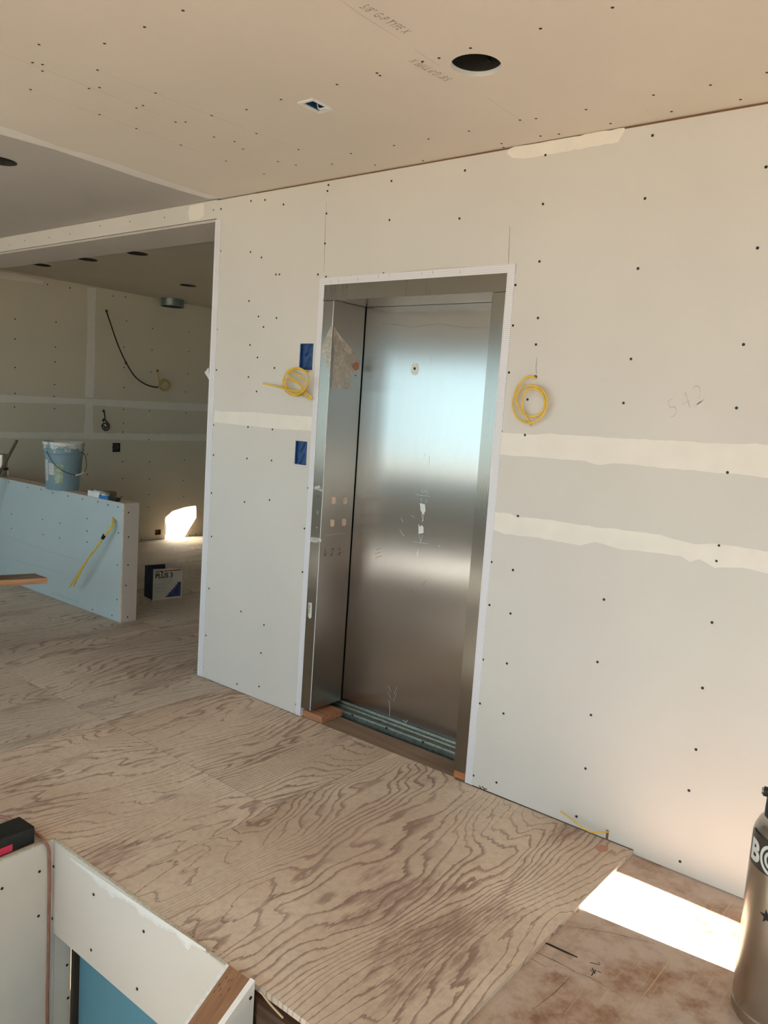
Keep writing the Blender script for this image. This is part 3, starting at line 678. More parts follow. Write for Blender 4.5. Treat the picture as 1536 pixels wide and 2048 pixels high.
# peeled strips on the door film
bm = bmesh.new()
S = lambda pts, wd: stroke(bm, [PD(*p) for p in pts], wd, ND)
def strip4(q): 
    vs = [bm.verts.new(PD(*p) + V((0, -.0006, 0))) for p in q]; bm.faces.new(vs)
strip4([(840,1006),(850,1009),(851,1022),(846,1030),(841,1020)]); strip4([(837,1048),(841,1054),(843,1050),(847,1054),(847,1066),(837,1068)])
S([(831,989),(860,993)], .002); S([(827,1083),(856,1088)], .002)
for q, wd in ((((843,980),(846,986)), .004), (((849,984),(854,982)), .003), (((857,984),(853,990)), .002), (((842,996),(844,1004)), .004), (((853,998),(852,1006)), .003), (((843,1028),(847,1042)), .004), (((849,1026),(844,1044)), .003),
              (((802,1036),(806,1044)), .003), (((800,1060),(808,1072)), .003), (((838,1070),(842,1082)), .003), (((846,1070),(840,1086)), .003), (((836,1098),(836,1108)), .003), (((833,1104),(836,1112)), .003), (((859,909),(858,930)), .0018), (((849,906),(850,914)), .002), (((864,714),(863,726)), .0018), (((874,713),(875,719)), .0018), (((822,1030),(830,1036)), .0016), (((877,1091),(880,1093)), .003),
              (((776,1371),(782,1383)), .002), (((794,1374),(788,1388)), .002), (((776,1384),(782,1398)), .002), (((793,1386),(787,1402)), .002), (((778,1400),(780,1418),(779,1432)), .002), (((806,1440),(812,1445),(815,1440)), .003)):
    S(q, wd)
mkobj('peeled_film_strip', bm, M['white'], dr)
bm = bmesh.new()
for q in (((752,1100),(762,1097)), ((750,1108),(762,1104)), ((752,1115),(764,1112)), ((820,1178),(831,1191)), ((845,1170),(853,1160))): stroke(bm, [PD(*p) for p in q], .004, ND)
M['smudge'] = plain('dark_smudge', (.22, .20, .18, 1), .5)
mkobj('scuff', bm, M['smudge'], dr)
# the wavy edge of the film near the head
bm = bmesh.new(); stroke(bm, [PD(*p) for p in ((765,646),(800,650),(826,655),(850,650),(880,647),(930,655),(975,656))], .0014, ND); mkobj('film_edge', bm, M['smudge'], dr)
# left return: four light marks, writing
NR = (1, 0, 0); PR = lambda x, y: PL(x, y, 0, JL)
M['glue'] = plain('pale_glue', (.80, .62, .50, 1), .5)
for x, y in ((667.5, 1001), (690, 1001), (664.5, 1046), (688, 1044.5)):
    poly_px('glue_mark', [(x - 4, y - 6), (x, y - 7.5), (x + 4, y - 6), (x + 4, y + 5), (x + 1, y + 7.5), (x - 4, y + 6.5)], 0, JL + .0003, .0008, M['glue'], dr)
for s, x, y in (('S', 648.5, 1104), ('45', 646.5, 1112.5), ('M', 662, 1102), ('41', 660, 1112), ('K', 677, 1101), ('43', 675.5, 1111)):
    text('handwriting', s, .022, M['ink'], dr, PR(x, y), (0, 1, 0), NR, 0, .2)
bm = bmesh.new()
for q in (((648,1106.5),(656,1104.5)), ((661,1105),(670,1103)), ((676,1105),(687,1104))): stroke(bm, [PR(*p) for p in q], .0015, NR)
mkobj('handwriting', bm, M['ink'], dr)
bm = bmesh.new(); stroke(bm, [PR(652,1071), PR(672,1068), PR(692,1066)], .0015, NR); mkobj('scratch', bm, M['white'], dr)
for x, y, r in ((711, 751, .004),):
    p = PR(x, y); bm = bmesh.new(); lathe(bm, [(0, .001), (r, .001), (r, 0)], (0, 0, 0), 12); o = mkobj('return_hole', bm, M['dark']); o.rotation_euler = (0, math.pi / 2, 0); o.location = p; o.parent = dr; o.matrix_parent_inverse = pm_inv(dr)
# key switch, two dots, tapes and label on the left jamb face
def disc(name, p, prof, mat, rot=(math.pi / 2, 0, 0), par=dr):
    o = lathe_o(name, prof, (0, 0, 0), mat); o.rotation_euler = rot; o.location = p; o.parent = par; o.matrix_parent_inverse = pm_inv(par); return o
disc('key_switch', P1(636.5, 1024.5) + V((0, -.002, 0)), [(.0, .001), (.004, .001), (.004, .004), (.010, .004), (.0115, .002), (.0115, 0)], M['galv'])
disc('screw_head', P1(637, 992) + V((0, -.002, 0)), [(0, .0015), (.003, .001), (.003, 0)], M['hous']); disc('screw_head', P1(634, 1055) + V((0, -.002, 0)), [(0, .0015), (.003, .001), (.003, 0)], M['white_metal'])
poly_px('tape', [(620,1074),(642,1076),(643,1084),(632,1086),(621,1084)], 1, YW - .003, -.001, M['tape'], dr)
poly_px('tape', [(627,974),(640,970),(642,978),(646,979),(645,984),(638,980),(629,978)], 1, YW - .003, -.001, M['tape'], dr)
lb = poly_px('paper_label', [(617,1205),(624,1206),(623,1234),(620,1238),(616.5,1233)], 1, YW - .0025, -.0008, M['label'], dr)
text('label_writing', 'MP NYI', .015, M['ink'], dr, P1(618.6, 1208) + V((0, -.0035, 0)), (0, 0, -1), N1)

# ---- elevator surround: wood packers on the floor
tag(boxo('wood_block', (-2.842, 3.003, .0005), (-2.70, 3.165, .037), M['block'], bevel=.002), 'reddish wood block packed under the left foot of the steel elevator frame', 'wood block')
tag(boxo('wood_block', (-1.862, 3.003, .0005), (-1.790, 3.10, .037), M['block_hot'], bevel=.002), 'orange-brown wood block under the right foot of the steel elevator frame', 'wood block')

tag(boxo('reflector_slab', (-6.2, -1.25, .0005), (-3.9, .25, .11), M['dry'], bevel=.003), 'added unseen pale slab that puts a beige band into the door reflection', 'reflector')  # unseen pale slab, added for the beige band reflected in the door

# ---- film scrap hanging on the left jamb
fa = {}
bm = bmesh.new()
def fpt(x, y, side): return (P1(x, y) + V((0, -.004 - .002 * random.random(), 0))) if side == 0 else (PR(x, y) + V((.003 + .003 * random.random(), 0, 0)))
left = [(663,653),(652,676),(644,700),(650,715),(656,735),(661,747)]
edge = [(664.5,653),(664,676),(663,700),(662,715),(661.5,735),(661,748)]
right = [(668,655),(684,678),(702,700),(711,718),(700,744),(663,752)]
la = [bm.verts.new(fpt(x, y, 0)) for x, y in left]; ea = [bm.verts.new(V((JL + .002, YW - .005, PL(x, y, 1, YW).z))) for x, y in edge]
for i in range(5): bm.faces.new([la[i], la[i + 1], ea[i + 1], ea[i]])
N = 9; prevrow = None
rows = [(653,667),(676,684),(700,702),(712,716),(722,718),(735,714),(748,702),(760,699),(770,700),(776,700)]
for (yl, xr_) in rows:
    xl = 664.5 - (yl - 653) * .03; row = []
    for k in range(N):
        x = xl + (xr_ - xl) * k / (N - 1); y = yl + (k / (N - 1)) * (3 if yl < 700 else 2)
        p = PR(x, y); p.x += .004 + .012 * random.random(); row.append(bm.verts.new(p))
    if prevrow:
        for k in range(N - 1): bm.faces.new([prevrow[k], prevrow[k + 1], row[k + 1], row[k]])
    prevrow = row
film = mkobj('plastic_film', bm, M['film'], smooth=True); tag(film, 'torn clear plastic film scrap hanging off the left elevator jamb', 'plastic film')
poly_px('film_knot', [(707,728),(712,724),(717,728),(717,738),(712,741),(707,736)], 0, JL + .012, .004, M['block'], film)

# ================================================================ ELECTRICAL BOXES
def ebox(b, depth, mat, label, parent_axis='y', x=None, cat='electrical box'):
    e = empty('electrical_box', ((b[0] + b[1]) / 2, YW, b[2]) if parent_axis == 'y' else (x, (b[0] + b[1]) / 2, b[2]), label, cat)
    bm = bmesh.new(); i = .0008; w_ = .003
    if parent_axis == 'y':
        x0, x1, z0, z1 = b[0] + i, b[1] - i, b[2] + i, b[3] - i; y0, y1 = YW + .002, YW + depth
        box(bm, (x0, y1 - w_, z0), (x1, y1, z1)); box(bm, (x0, y0, z0), (x0 + w_, y1, z1)); box(bm, (x1 - w_, y0, z0), (x1, y1, z1)); box(bm, (x0, y0, z0), (x1, y1, z0 + w_)); box(bm, (x0, y0, z1 - w_), (x1, y1, z1))
    else:
        y0, y1, z0, z1 = b[0] + i, b[1] - i, b[2] + i, b[3] - i; x0, x1 = x - depth, x - .003
        box(bm, (x0, y0, z0), (x0 + w_, y1, z1)); box(bm, (x0, y0, z0), (x1, y0 + w_, z1)); box(bm, (x0, y1 - w_, z0), (x1, y1, z1)); box(bm, (x0, y0, z0), (x1, y1, z0 + w_)); box(bm, (x0, y0, z1 - w_), (x1, y1, z1))
    mkobj('box_shell', bm, mat, e); return e
e1 = ebox(b1, .020, M['blue'], 'tall blue plastic electrical box in the wall above the left yellow cable coil')
e2 = ebox(b2, .018, M['blue'], 'blue plastic electrical box left of the elevator, below the joint compound band')
for e, b in ((e1, b1), (e2, b2)):
    for k in range(2):
        zz = b[2] + (b[3] - b[2]) * (.25 + .5 * k); xm = (b[0] + b[1]) / 2
        tubeo('wire', [(xm - .02, YW + .015, zz - .03), (xm, YW + .007, zz), (xm + .012, YW + .013, zz + .03)], .0022, M['blue'], e)
e3 = ebox(h1, .06, M['dark'], 'square brown outlet box in the far wall above the half wall', 'x', XF)
e4 = ebox(h2, .05, M['rust'], 'low brown outlet box near the floor beside the sun patch', 'x', XF)
for e, b in ((e3, h1), (e4, h2)):
    for k in range(3):
        yy = b[0] + (b[1] - b[0]) * (.25 + .25 * k)
        tubeo('wire', [(XF - .045, yy, b[2] + .01), (XF - .02, yy + .008, (b[2] + b[3]) / 2), (XF - .035, yy - .004, b[3] - .01)], .003, M['grey_print'] if e is e3 else M['block'], e)
# outlet outline in the sun patch
bm = bmesh.new(); PF = lambda x, y: PL(x, y, 0, XF)
c_ = [PF(332, 1046), PF(346, 1045), PF(346, 1067), PF(332, 1069)]
ctr = sum(c_, V()) / 4
ob5 = empty('electrical_box', ctr, 'pale single outlet box lit by the sun patch on the far wall', 'electrical box')
plate('box_cover', c_, [], (.006, 0, 0), M['white'], ob5)
plate('outlet_face', [ctr + V((.006, a, b)) for a, b in ((-.022, .0), (.022, .0), (.022, .055), (-.022, .055))], [], (.002, 0, 0), M['carton'], ob5)
boxo('box_edge', (XF, c_[0].y - .006, c_[3].z - .004), (XF + .004, c_[0].y, c_[0].z + .004), M['ink'], ob5)

# ceiling boxes
def can_housing(c, label, lip):
    e = empty('recessed_light_housing', (c.x, c.y, ZC + .02), label, 'recessed light housing', 'recessed light housings in the ceiling')
    bm = bmesh.new(); lathe(bm, [(.081, ZC + lip), (.081, ZC + .15), (.0, ZC + .15), (.0, ZC + .153), (.084, ZC + .153), (.0825, ZC + .153), (.0825, ZC + lip), (.081, ZC + lip)], (c.x, c.y, 0), 32); mkobj('housing', bm, M['hous'], e, smooth=True)
    return e
cl = ['round recessed light hole in the ceiling above the elevator, wires inside', 'round recessed light hole cut by the left edge of the frame',
      'leftmost recessed light hole in the back room ceiling', 'middle recessed light hole in the row along the back room ceiling', 'right recessed light hole in the row of three behind the header', 'recessed light hole nearest the round duct collar']
cans = [can_housing(c, l, .017 if i_ == 0 else -.0005) for i_, (c, l) in enumerate(zip(canc, cl))]
c = canc[0]; e = cans[0]
lathe_o('cut_rim', [(.0822, ZC + .0004), (.0822, ZC + .0158), (.0828, ZC + .0158), (.0828, ZC + .0004), (.0822, ZC + .0004)], (c.x, c.y, 0), M['white'], e)
boxo('junction_box', (c.x - .075, c.y - .02, ZC + .07), (c.x - .01, c.y + .05, ZC + .13), M['dark'], e)
tubeo('wire', [(c.x - .05, c.y - .01, ZC + .09), (c.x - .02, c.y - .05, ZC + .05), (c.x + .04, c.y - .02, ZC + .06), (c.x + .06, c.y + .02, ZC + .1)], .003, M['grey_print'], e)
tubeo('wire', [(c.x - .066, c.y - .015, ZC + .1), (c.x - .048, c.y - .03, ZC + .045), (c.x - .03, c.y - .005, ZC + .05)], .004, M['white_metal'], e)
for k in range(3): boxo('rib', (c.x + .012 + .022 * k, c.y + .045 - .012 * k, ZC + .03), (c.x + .015 + .022 * k, c.y + .062 - .016 * k, ZC + .14), M['black'], e)
e = empty('electrical_box', (spk.x, spk.y, ZC), 'small rectangular box in the ceiling with white rim and blue inside', 'electrical box')
bm = bmesh.new(); x0, y0 = spkr[0]; x1, y1 = spkr[1]; z0, z1 = ZC + .001, ZC + .05
i = .001
box(bm, (x0 + i, y0 + i, z1), (x1 - i, y1 - i, z1 + .003)); box(bm, (x0 + i, y0 + i, z0), (x0 + .004, y1 - i, z1)); box(bm, (x1 - .004, y0 + i, z0), (x1 - i, y1 - i, z1)); box(bm, (x0 + i, y0 + i, z0), (x1 - i, y0 + .004, z1)); box(bm, (x0 + i, y1 - .004, z0), (x1 - i, y1 - i, z1))
mkobj('box_shell', bm, M['blue'], e)
plate('rim', [(x0 - .012, y0 - .014, ZC - .0005), (x1 + .012, y0 - .014, ZC - .0005), (x1 + .012, y1 + .014, ZC - .0005), (x0 - .012, y1 + .014, ZC - .0005)], [[(x0, y0, ZC - .0005), (x1, y0, ZC - .0005), (x1, y1, ZC - .0005), (x0, y1, ZC - .0005)]], (0, 0, -.004), M['white'], e)
tubeo('wire', [(x0 + .01, y1 - .02, ZC + .03), (spk.x, y1 - .03, ZC - .006), (x1 + .004, y1 - .025, ZC - .008), (x1 + .008, y1 - .01, ZC - .006)], .003, M['white'], e)
bm = bmesh.new(); stroke(bm, [PC(648, 217), PC(678, 224), PC(700, 232)], .02, NC); mkobj('compound_scrape', bm, M['mud_dull'], ceil)

# round duct collar under the back ceiling
dc = PL(345, 597, 0, XF + .14)
dc = V((XF + .14, PL(345, 600, 0, XF + .14).y, 0))
lathe_c = lathe_o('duct_collar', [(.128, ZC - .001), (.128, ZC - .075), (.134, ZC - .080), (.132, ZC - .086), (.122, ZC - .080), (.122, ZC - .002)], (dc.x, dc.y, 0), M['galv'])
tag(lathe_c, 'round galvanised duct collar at the top of the far wall', 'duct collar')
lathe_o('duct_inside', [(.0, ZC - .055), (.1215, ZC - .055), (.1215, ZC - .080), (.119, ZC - .080), (.119, ZC - .058), (0, ZC - .058)], (dc.x, dc.y, 0), M['dark'], lathe_c)

# ================================================================ CABLES
def wallpath(pts, ax, val, sgn, lift):
    out = []
    for i, p in enumerate(pts):
        l = p[2] if len(p) > 2 else lift * (.6 + .4 * math.sin(i * 1.7))
        out.append(PL(p[0], p[1], ax, val + sgn * l))
    return out
coil_r = [(1072,757,.002),(1060,752,.02),(1044,762,.024),(1030,786,.02),(1026,812,.018),(1033,834,.02),(1050,845,.022),(1072,842,.026),(1088,826,.028),(1094,802,.03),(1086,782,.032),(1066,771,.03),(1044,776,.026),(1033,794,.022),(1036,812,.02),(1046,827,.018),(1064,833,.02),(1082,826,.024),(1090,808,.028),(1084,787,.03),(1068,777,.034),(1052,783,.032),(1044,802,.028),(1046,820,.024),(1055,838,.02),(1062,852,.024)]
tag(tubeo('cable_coil', wallpath(coil_r, 1, YW, -1, .02), .0048, M['cable'], flat=.55, nrm=(0, 1, 0)), 'yellow cable coil hanging from a hole right of the elevator', 'cable coil')
coil_l = [(617,744,.003),(604,740,.03),(588,737,.035),(575,742,.03),(568,756,.03),(566,771,.03),(574,785,.025),(588,791,.03),(603,789,.035),(613,776,.04),(618,760,.045),(612,745,.045),(597,736,.045),(580,740,.04),(570,752,.04),(572,770,.035),(585,782,.03),(600,786,.03),(607,778,.04),(600,768,.05),(588,760,.05),(576,751,.045),(578,745,.04),(592,748,.045),(606,758,.05),(612,772,.05),(604,784,.05),(590,790,.045),(578,782,.04),(569,768,.035),(572,760,.035),(586,762,.045),(602,772,.045),(607,784,.035),(614,794,.02),(620,798,.02),(622,794,.02),(613,786,.025),(602,782,.04),(584,781,.045),(560,775,.045),(545,771,.05),(526,767,.055)]
tag(tubeo('cable_coil', wallpath(coil_l, 1, YW, -1, .03), .0048, M['cable'], flat=.55, nrm=(0, 1, 0)), 'tangled yellow cable coil under the tall blue box left of the elevator', 'cable coil')
coil_f = [(315,743,.01),(316,750,.05),(318,758,.06),(319,768,.06),(322,778,.06),(330,781,.06),(338,777,.06),(340,768,.06),(334,761,.06),(326,759,.06),(319,766,.07),(320,776,.07),(328,779,.07),(336,774,.07),(337,765,.07),(328,761,.07),(321,770,.05)]
tag(tubeo('cable_coil', wallpath(coil_f, 0, XF, 1, .05), .007, M['cable_dk']), 'small ochre cable coil on the far wall', 'cable coil')
tag(tubeo('black_cable', wallpath([(213,623,.014),(222,650,.05),(236,690,.06),(252,725,.05),(270,753,.06),(290,768,.06),(308,774,.03),(316,774,.022)], 0, XF, 1, .05), .0075, M['blk_cable']), 'black cable drooping across the far wall to the ochre coil', 'cable')
tag(tubeo('black_cable', wallpath([(208,821,.014),(209,828,.04),(210,838,.05),(206,843,.05),(207,838,.05),(213,843,.05),(218,850,.05),(217,858,.05),(211,861,.05),(205,856,.05),(205,849,.05),(211,846,.06),(215,852,.06),(211,857,.06),(208,852,.06),(203,850,.05)], 0, XF, 1, .05), .007, M['blk_cable']), 'small tangled black cable on the far wall under the compound band', 'cable')
hc = empty('cable_pair', PH(226, 1038), 'doubled yellow cable poking out of the half wall, bound with black tape', 'cable')
tubeo('strand', wallpath([(225,1037,.001),(228,1043,.02),(224,1056,.04),(214,1066,.06),(206,1076,.07),(194,1095,.08),(178,1114,.085),(160,1146,.09),(147,1172,.09)], 1, HY, -1, .05), .007, M['cable'], hc, flat=.6, nrm=(0, 1, 0))
tubeo('strand', wallpath([(226,1036,.001),(224,1048,.03),(217,1062,.05),(206,1074,.065),(190,1100,.08),(171,1124,.085),(150,1158,.09),(138,1175,.09)], 1, HY, -1, .05), .007, M['cable'], hc, flat=.6, nrm=(0, 1, 0))
tubeo('tape_band', [PL(209, 1070, 1, HY - .066), PL(205, 1077, 1, HY - .07)], .013, M['black'], hc)
tag(tubeo('cable_stub', [PL(1217, 1664, 1, YW - .001), PL(1205, 1664, 1, YW - .03), PL(1185, 1665, 1, YW - .05), PL(1165, 1655, 1, YW - .06), PL(1145, 1640, 1, YW - .06), PL(1121, 1622, 1, YW - .05)], .0032, M['cable']), 'short yellow cable stub coming out at the foot of the wall', 'cable')
boxo('cable_notch', P1(1213, 1661) + V((0, -.002, -.045)), P1(1218, 1661) + V((0, .001, 0)), M['rust'], wall)
for p, ax, par in ((P1(1071, 754), 1, wall), (PF(213, 622), 0, farw), (PF(315, 742), 0, farw), (PF(207, 822), 0, farw), (PF(252, 726), 0, farw), (PH(226, 1036), 1, half)):
    r = .008 if ax else .017
    bm = bmesh.new(); lathe(bm, [(0, .0012), (r, .0012), (r, 0)], (0, 0, 0), 10); o = mkobj('cable_hole', bm, M['joist']); o.location = p
    o.rotation_euler = (math.pi / 2, 0, 0) if ax else (0, math.pi / 2, 0); o.parent = par; o.matrix_parent_inverse = pm_inv(par)

# cord over the stair edge
cp = [PL(0, 1632, 2, .012), PL(40, 1645, 2, .012), PL(80, 1672, 2, .012), PL(88, 1682, 2, .012), PL(94, 1694, 1, 1.432), PL(97, 1720, 1, 1.436), PL(98, 1760, 1, 1.438), PL(96, 1810, 1, 1.438), PL(94, 1870, 1, 1.438), PL(92, 1950, 1, 1.438), PL(93, 2010, 1, 1.438), PL(95, 2100, 1, 1.438), PL(96, 2400, 1, 1.438)]
cp = [V((max(p.x, -2.5915), min(p.y, 1.4405), p.z)) if i >= 4 else p for i, p in enumerate(cp)]
tag(tubeo('extension_cord', cp, .0058, M['cord'], per=8), 'copper-coloured cord lying over the stair edge and hanging down its corner', 'cord')

# ================================================================ LOOSE THINGS
# black case on the floor at the stair edge
A = PL(75, 1686, 2, 0); A = V((-2.628, 1.398, 0))
e = empty('black_case', A, 'black rectangular case on the plywood beside the stair opening', 'case')
rm = Matrix.Translation(A) @ Matrix.Rotation(math.radians(2), 4, 'Z')
bm = bmesh.new(); box(bm, (-.105, -.5, .001), (0, 0, .066), rm); mkobj('body', bm, M['black'], e, bevel=.004)
bm = bmesh.new(); box(bm, (-.100, -.495, .066), (-.005, -.005, .0685), rm); mkobj('lid', bm, M['black'], e, bevel=.001)
bm = bmesh.new(); box(bm, (0.0008, -.40, .008), (.0035, -.085, .034), rm)
mkobj('magenta_strip', bm, M['pink'], e, bevel=.001)

# stainless tank sprayer
R = .125; TC = V((-.470 + R * .982, 2.41 + R * .19, -.0165))
e = empty('tank_sprayer', TC, 'stainless steel tank sprayer standing on the subfloor at the right edge', 'sprayer')
lathe_o('base_ring', [(0, .004), (R - .012, .004), (R - .004, .0), (R, .012), (R, .032), (R - .004, .036)], TC, M['tank'], e, 96)
lathe_o('tank', [(R - .004, .036), (R, .040), (R, .535), (R - .003, .556), (R - .012, .576), (R - .025, .588), (R - .05, .600), (R - .08, .612), (.04, .620), (0, .622)], TC, M['tank'], e, 96)
lathe_o('collar', [(.040, .622), (.058, .624), (.060, .65), (.048, .66), (.0, .66)], TC, M['black'], e)
lathe_o('pump', [(.020, .66), (.020, .82), (.0, .82)], TC, M['galv'], e)
va = V((-.966, -.259, 0))
d = TC + va * .088 + V((0, 0, .592))
tubeo('valve_neck', [d, d + V((0, 0, .03)), d + V((.004, 0, .09)), d + V((.022, .004, .15))], .013, M['black'], e)
tubeo('valve_knob', [d + V((0, 0, .068)) + va * .005, d + V((0, 0, .070)) + va * .022], .014, M['black'], e, seg=16)
tubeo('knob_cap', [d + V((0, 0, .070)) + va * .0222, d + V((0, 0, .070)) + va * .027], .010, M['galv'], e, seg=16)
def on_tank(px, py, dr_=.0006):
    dd = ray(px, py); o = CAM - TC; a_ = dd.x ** 2 + dd.y ** 2; b_ = 2 * (o.x * dd.x + o.y * dd.y); c_ = o.x ** 2 + o.y ** 2 - (R + dr_) ** 2
    k = b_ * b_ - 4 * a_ * c_
    return CAM + dd * ((-b_ - math.sqrt(max(k, 0))) / (2 * a_))
# decal band, letters and star on the shell
def ang_of(px, py): p = on_tank(px, py) - TC; return math.atan2(p.y, p.x), p.z
def shell_text(name, s, size, mat, a0, z0, bold, lift):
    cu = bpy.data.curves.new('tmp', 'FONT'); cu.body = s; cu.size = size; cu.offset = bold; cu.resolution_u = 4
    tt = bpy.data.objects.new('tmp', cu); C.objects.link(tt); me = bpy.data.meshes.new_from_object(tt.evaluated_get(bpy.context.evaluated_depsgraph_get())); bpy.data.objects.remove(tt)
    bm = bmesh.new(); bm.from_mesh(me); bmesh.ops.subdivide_edges(bm, edges=[e_ for e_ in bm.edges if e_.calc_length() > size * .2], cuts=3)
    for v in bm.verts:
        an = a0 + v.co.x / R; v.co = TC + V((math.cos(an) * (R + lift), math.sin(an) * (R + lift), z0 + v.co.y))
    return mkobj(name, bm, mat, e)
def shell_patch(name, a0, a1, z0, z1, mat, lift, n=40):
    bm = bmesh.new(); L = []
    for k in range(n + 1):
        an = a0 + (a1 - a0) * k / n; d_ = V((math.cos(an), math.sin(an), 0)) * (R + lift); zz1 = z1(k / n) if callable(z1) else z1
        L.append((bm.verts.new(TC + d_ + V((0, 0, z0))), bm.verts.new(TC + d_ + V((0, 0, zz1)))))
    for a_, b_ in zip(L, L[1:]): bm.faces.new([a_[0], b_[0], b_[1], a_[1]])
    return mkobj(name, bm, mat, e)
M['decal'] = plain('dark_decal', (.045, .04, .035, 1), .35)
M['decal_white'] = plain('white_decal', (.70, .72, .70, 1), .4)
aB, zB = ang_of(1502, 1712)
shell_patch('dark_decal', aB - .12, aB + 1.4, zB - .012, zB + .085, M['decal'], .0004)
shell_text('decal_letter', 'B', .082, M['decal_white'], aB, zB + .004, .0035, .0012)
aR = ang_of(1546, 1722)[0]
bm = bmesh.new()
for ro, ri in ((.043, .034), (.027, .019), (.012, .0)):
    n = 40; o1 = []; i1 = []
    for k in range(n):
        t_ = 2 * math.pi * k / n
        for rr_, L in ((ro, o1), (ri, i1)):
            an = aR + rr_ * math.cos(t_) / R; L.append(bm.verts.new(TC + V((math.cos(an) * (R + .0012), math.sin(an) * (R + .0012), zB + .034 + rr_ * math.sin(t_)))))
    for k in range(n): bm.faces.new([o1[k], o1[(k + 1) % n], i1[(k + 1) % n], i1[k]])
mkobj('decal_ring', bm, M['decal_white'], e)
aS, zS = ang_of(1533, 1834)
bm = bmesh.new(); cvt = []
for k in range(10):
    rr_ = .022 if k % 2 == 0 else .009; an = aS + rr_ * math.cos(k * math.pi / 5 + .5) / R
    cvt.append(bm.verts.new(TC + V((math.cos(an) * (R + .001), math.sin(an) * (R + .001), zS + rr_ * math.sin(k * math.pi / 5 + .5)))))
bm.faces.new(cvt); mkobj('star_decal', bm, M['ink'], e)
for x, y in ((1492,1700),(1486,1748),(1480,1788),(1478,1842),(1471,1880),(1466,1924),(1463,1962)):      # dark scalloped reflections painted down the left side
    bm = bmesh.new(); a_, z_ = ang_of(x + 6, y)
    q = [(a_ - .02, z_ + .022), (a_ + .02, z_), (a_ + .045, z_ - .012), (a_ + .0, z_ - .004)]
    bm.faces.new([bm.verts.new(TC + V((math.cos(p[0]) * (R + .0007), math.sin(p[0]) * (R + .0007), p[1]))) for p in q]); mkobj('reflection_mark', bm, M['joist'], e)

# bucket on the half wall
bc = V((PL(126, 982, 1, HY + .064).x, HY + .064, HZ))
e = empty('bucket', bc, 'blue-grey five gallon bucket splashed with white compound on the half wall', 'bucket')
H_ = .375
lathe_o('body', [(0, .004), (.118, .004), (.124, 0), (.128, .006), (.138, .20), (.143, .275), (.150, .276), (.150, .282), (.144, .286), (.146, .315), (.154, .316), (.154, .321), (.147, .325), (.149, .345), (.156, .347), (.157, H_), (.150, H_), (.146, .34), (.125, .012), (0, .012)], bc, M['bucket'], e, 56)
td = (V((CAM.x, CAM.y, 0)) - V((bc.x, bc.y, 0))).normalized(); sd = V((-td.y, td.x, 0))   # towards the room, and to the right as seen from there
def bp(a_, z, r=.150):
    an = math.atan2(td.y, td.x) + a_; return bc + V((math.cos(an) * r, math.sin(an) * r, z))
tubeo('bail_handle', [bp(-.95, .30), bp(-.8, .27, .153), bp(-.5, .215, .156), bp(-.1, .165, .156), bp(.35, .135, .156), bp(.75, .128, .158), bp(1.1, .14, .165), bp(1.45, .19, .172), bp(1.7, .26, .165), bp(1.9, .295, .155)], .0026, M['hous'], e)
tubeo('grip', [bp(.62, .127, .157), bp(.85, .130, .160), bp(1.15, .146, .166)], .008, M['label'], e)
def bucket_label(a0, a1, z0, z1, mat, lift=.0018):
    bm = bmesh.new(); L = []
    for k in range(9):
        a_ = a0 + (a1 - a0) * k / 8
        rz = lambda z: .1285 + (z - .006) * .052 + lift
        L.append((bm.verts.new(bp(a_, z0, rz(z0))), bm.verts.new(bp(a_, z1, rz(z1)))))
    for p, q in zip(L, L[1:]): bm.faces.new([p[0], q[0], q[1], p[1]])
    return mkobj('label', bm, mat, e)
M['lab1'] = plain('pale_bucket_label', (.50, .53, .52, 1), .6, 0, .2, 60); M['lab2'] = plain('green_bucket_label', (.33, .40, .30, 1), .6, 0, .3, 40)
bucket_label(-1.22, -.92, .07, .235, M['lab1']); bucket_label(-.88, -.52, .12, .21, M['lab1']); bucket_label(-.50, .0, .055, .205, M['lab2'])
bm = bmesh.new(); L = []
for k in range(15):
    t_ = .6 + k * 5.0 / 14; L.append(bp(-.26 + .11 * math.cos(t_), .135 + .03 * math.sin(t_), .1285 + .135 * .052 + .003))
for a_, b_ in zip(L, L[1:]):
    s_ = V((0, 0, .004)); bm.faces.new([bm.verts.new(p) for p in (a_ - s_, b_ - s_, b_ + s_, a_ + s_)])
mkobj('label_ring', bm, M['lab1'], e)

# channel pieces on the half wall
HT = lambda x, y, z=HZ: PL(x, y, 2, z)
def bar(name, p, q, wdt, z0, h, mat, label, cat, prof=None):
    p = V((p[0], p[1], 0)); q = V((q[0], q[1], 0)); d_ = (q - p); L = d_.length; d_.normalize(); s_ = V((-d_.y, d_.x, 0))
    bm = bmesh.new(); prof = prof or [(0, 0), (wdt, 0), (wdt, h), (0, h)]
    a_ = [bm.verts.new(p + s_ * y + V((0, 0, z0 + z))) for y, z in prof]; b_ = [bm.verts.new(q + s_ * y + V((0, 0, z0 + z))) for y, z in prof]
    for i in range(len(prof)):
        j = (i + 1) % len(prof); bm.faces.new([a_[i], a_[j], b_[j], b_[i]])
    bm.faces.new(list(reversed(a_))); bm.faces.new(b_); bmesh.ops.recalc_face_normals(bm, faces=bm.faces)
    o = mkobj(name, bm, mat)
    if label: tag(o, label, cat)
    return o
def chan(w_, h, t_): return [(0, 0), (w_, 0), (w_, h), (w_ - t_, h), (w_ - t_, t_), (t_, t_), (t_, h), (0, h)]
pa, pb = PL(175, 990, 1, HY + .01), PL(199, 996, 1, HY + .01)
bar('metal_channel', (pa.x, HY + .012), (pb.x, HY + .012), .05, HZ, .045, M['white_metal'], 'short white metal channel lying on the half wall right of the bucket', 'metal channel', chan(.05, .042, .003))
pc = PL(201, 998, 1, HY + .03); pd_ = PL(214, 998, 1, HY + .03)
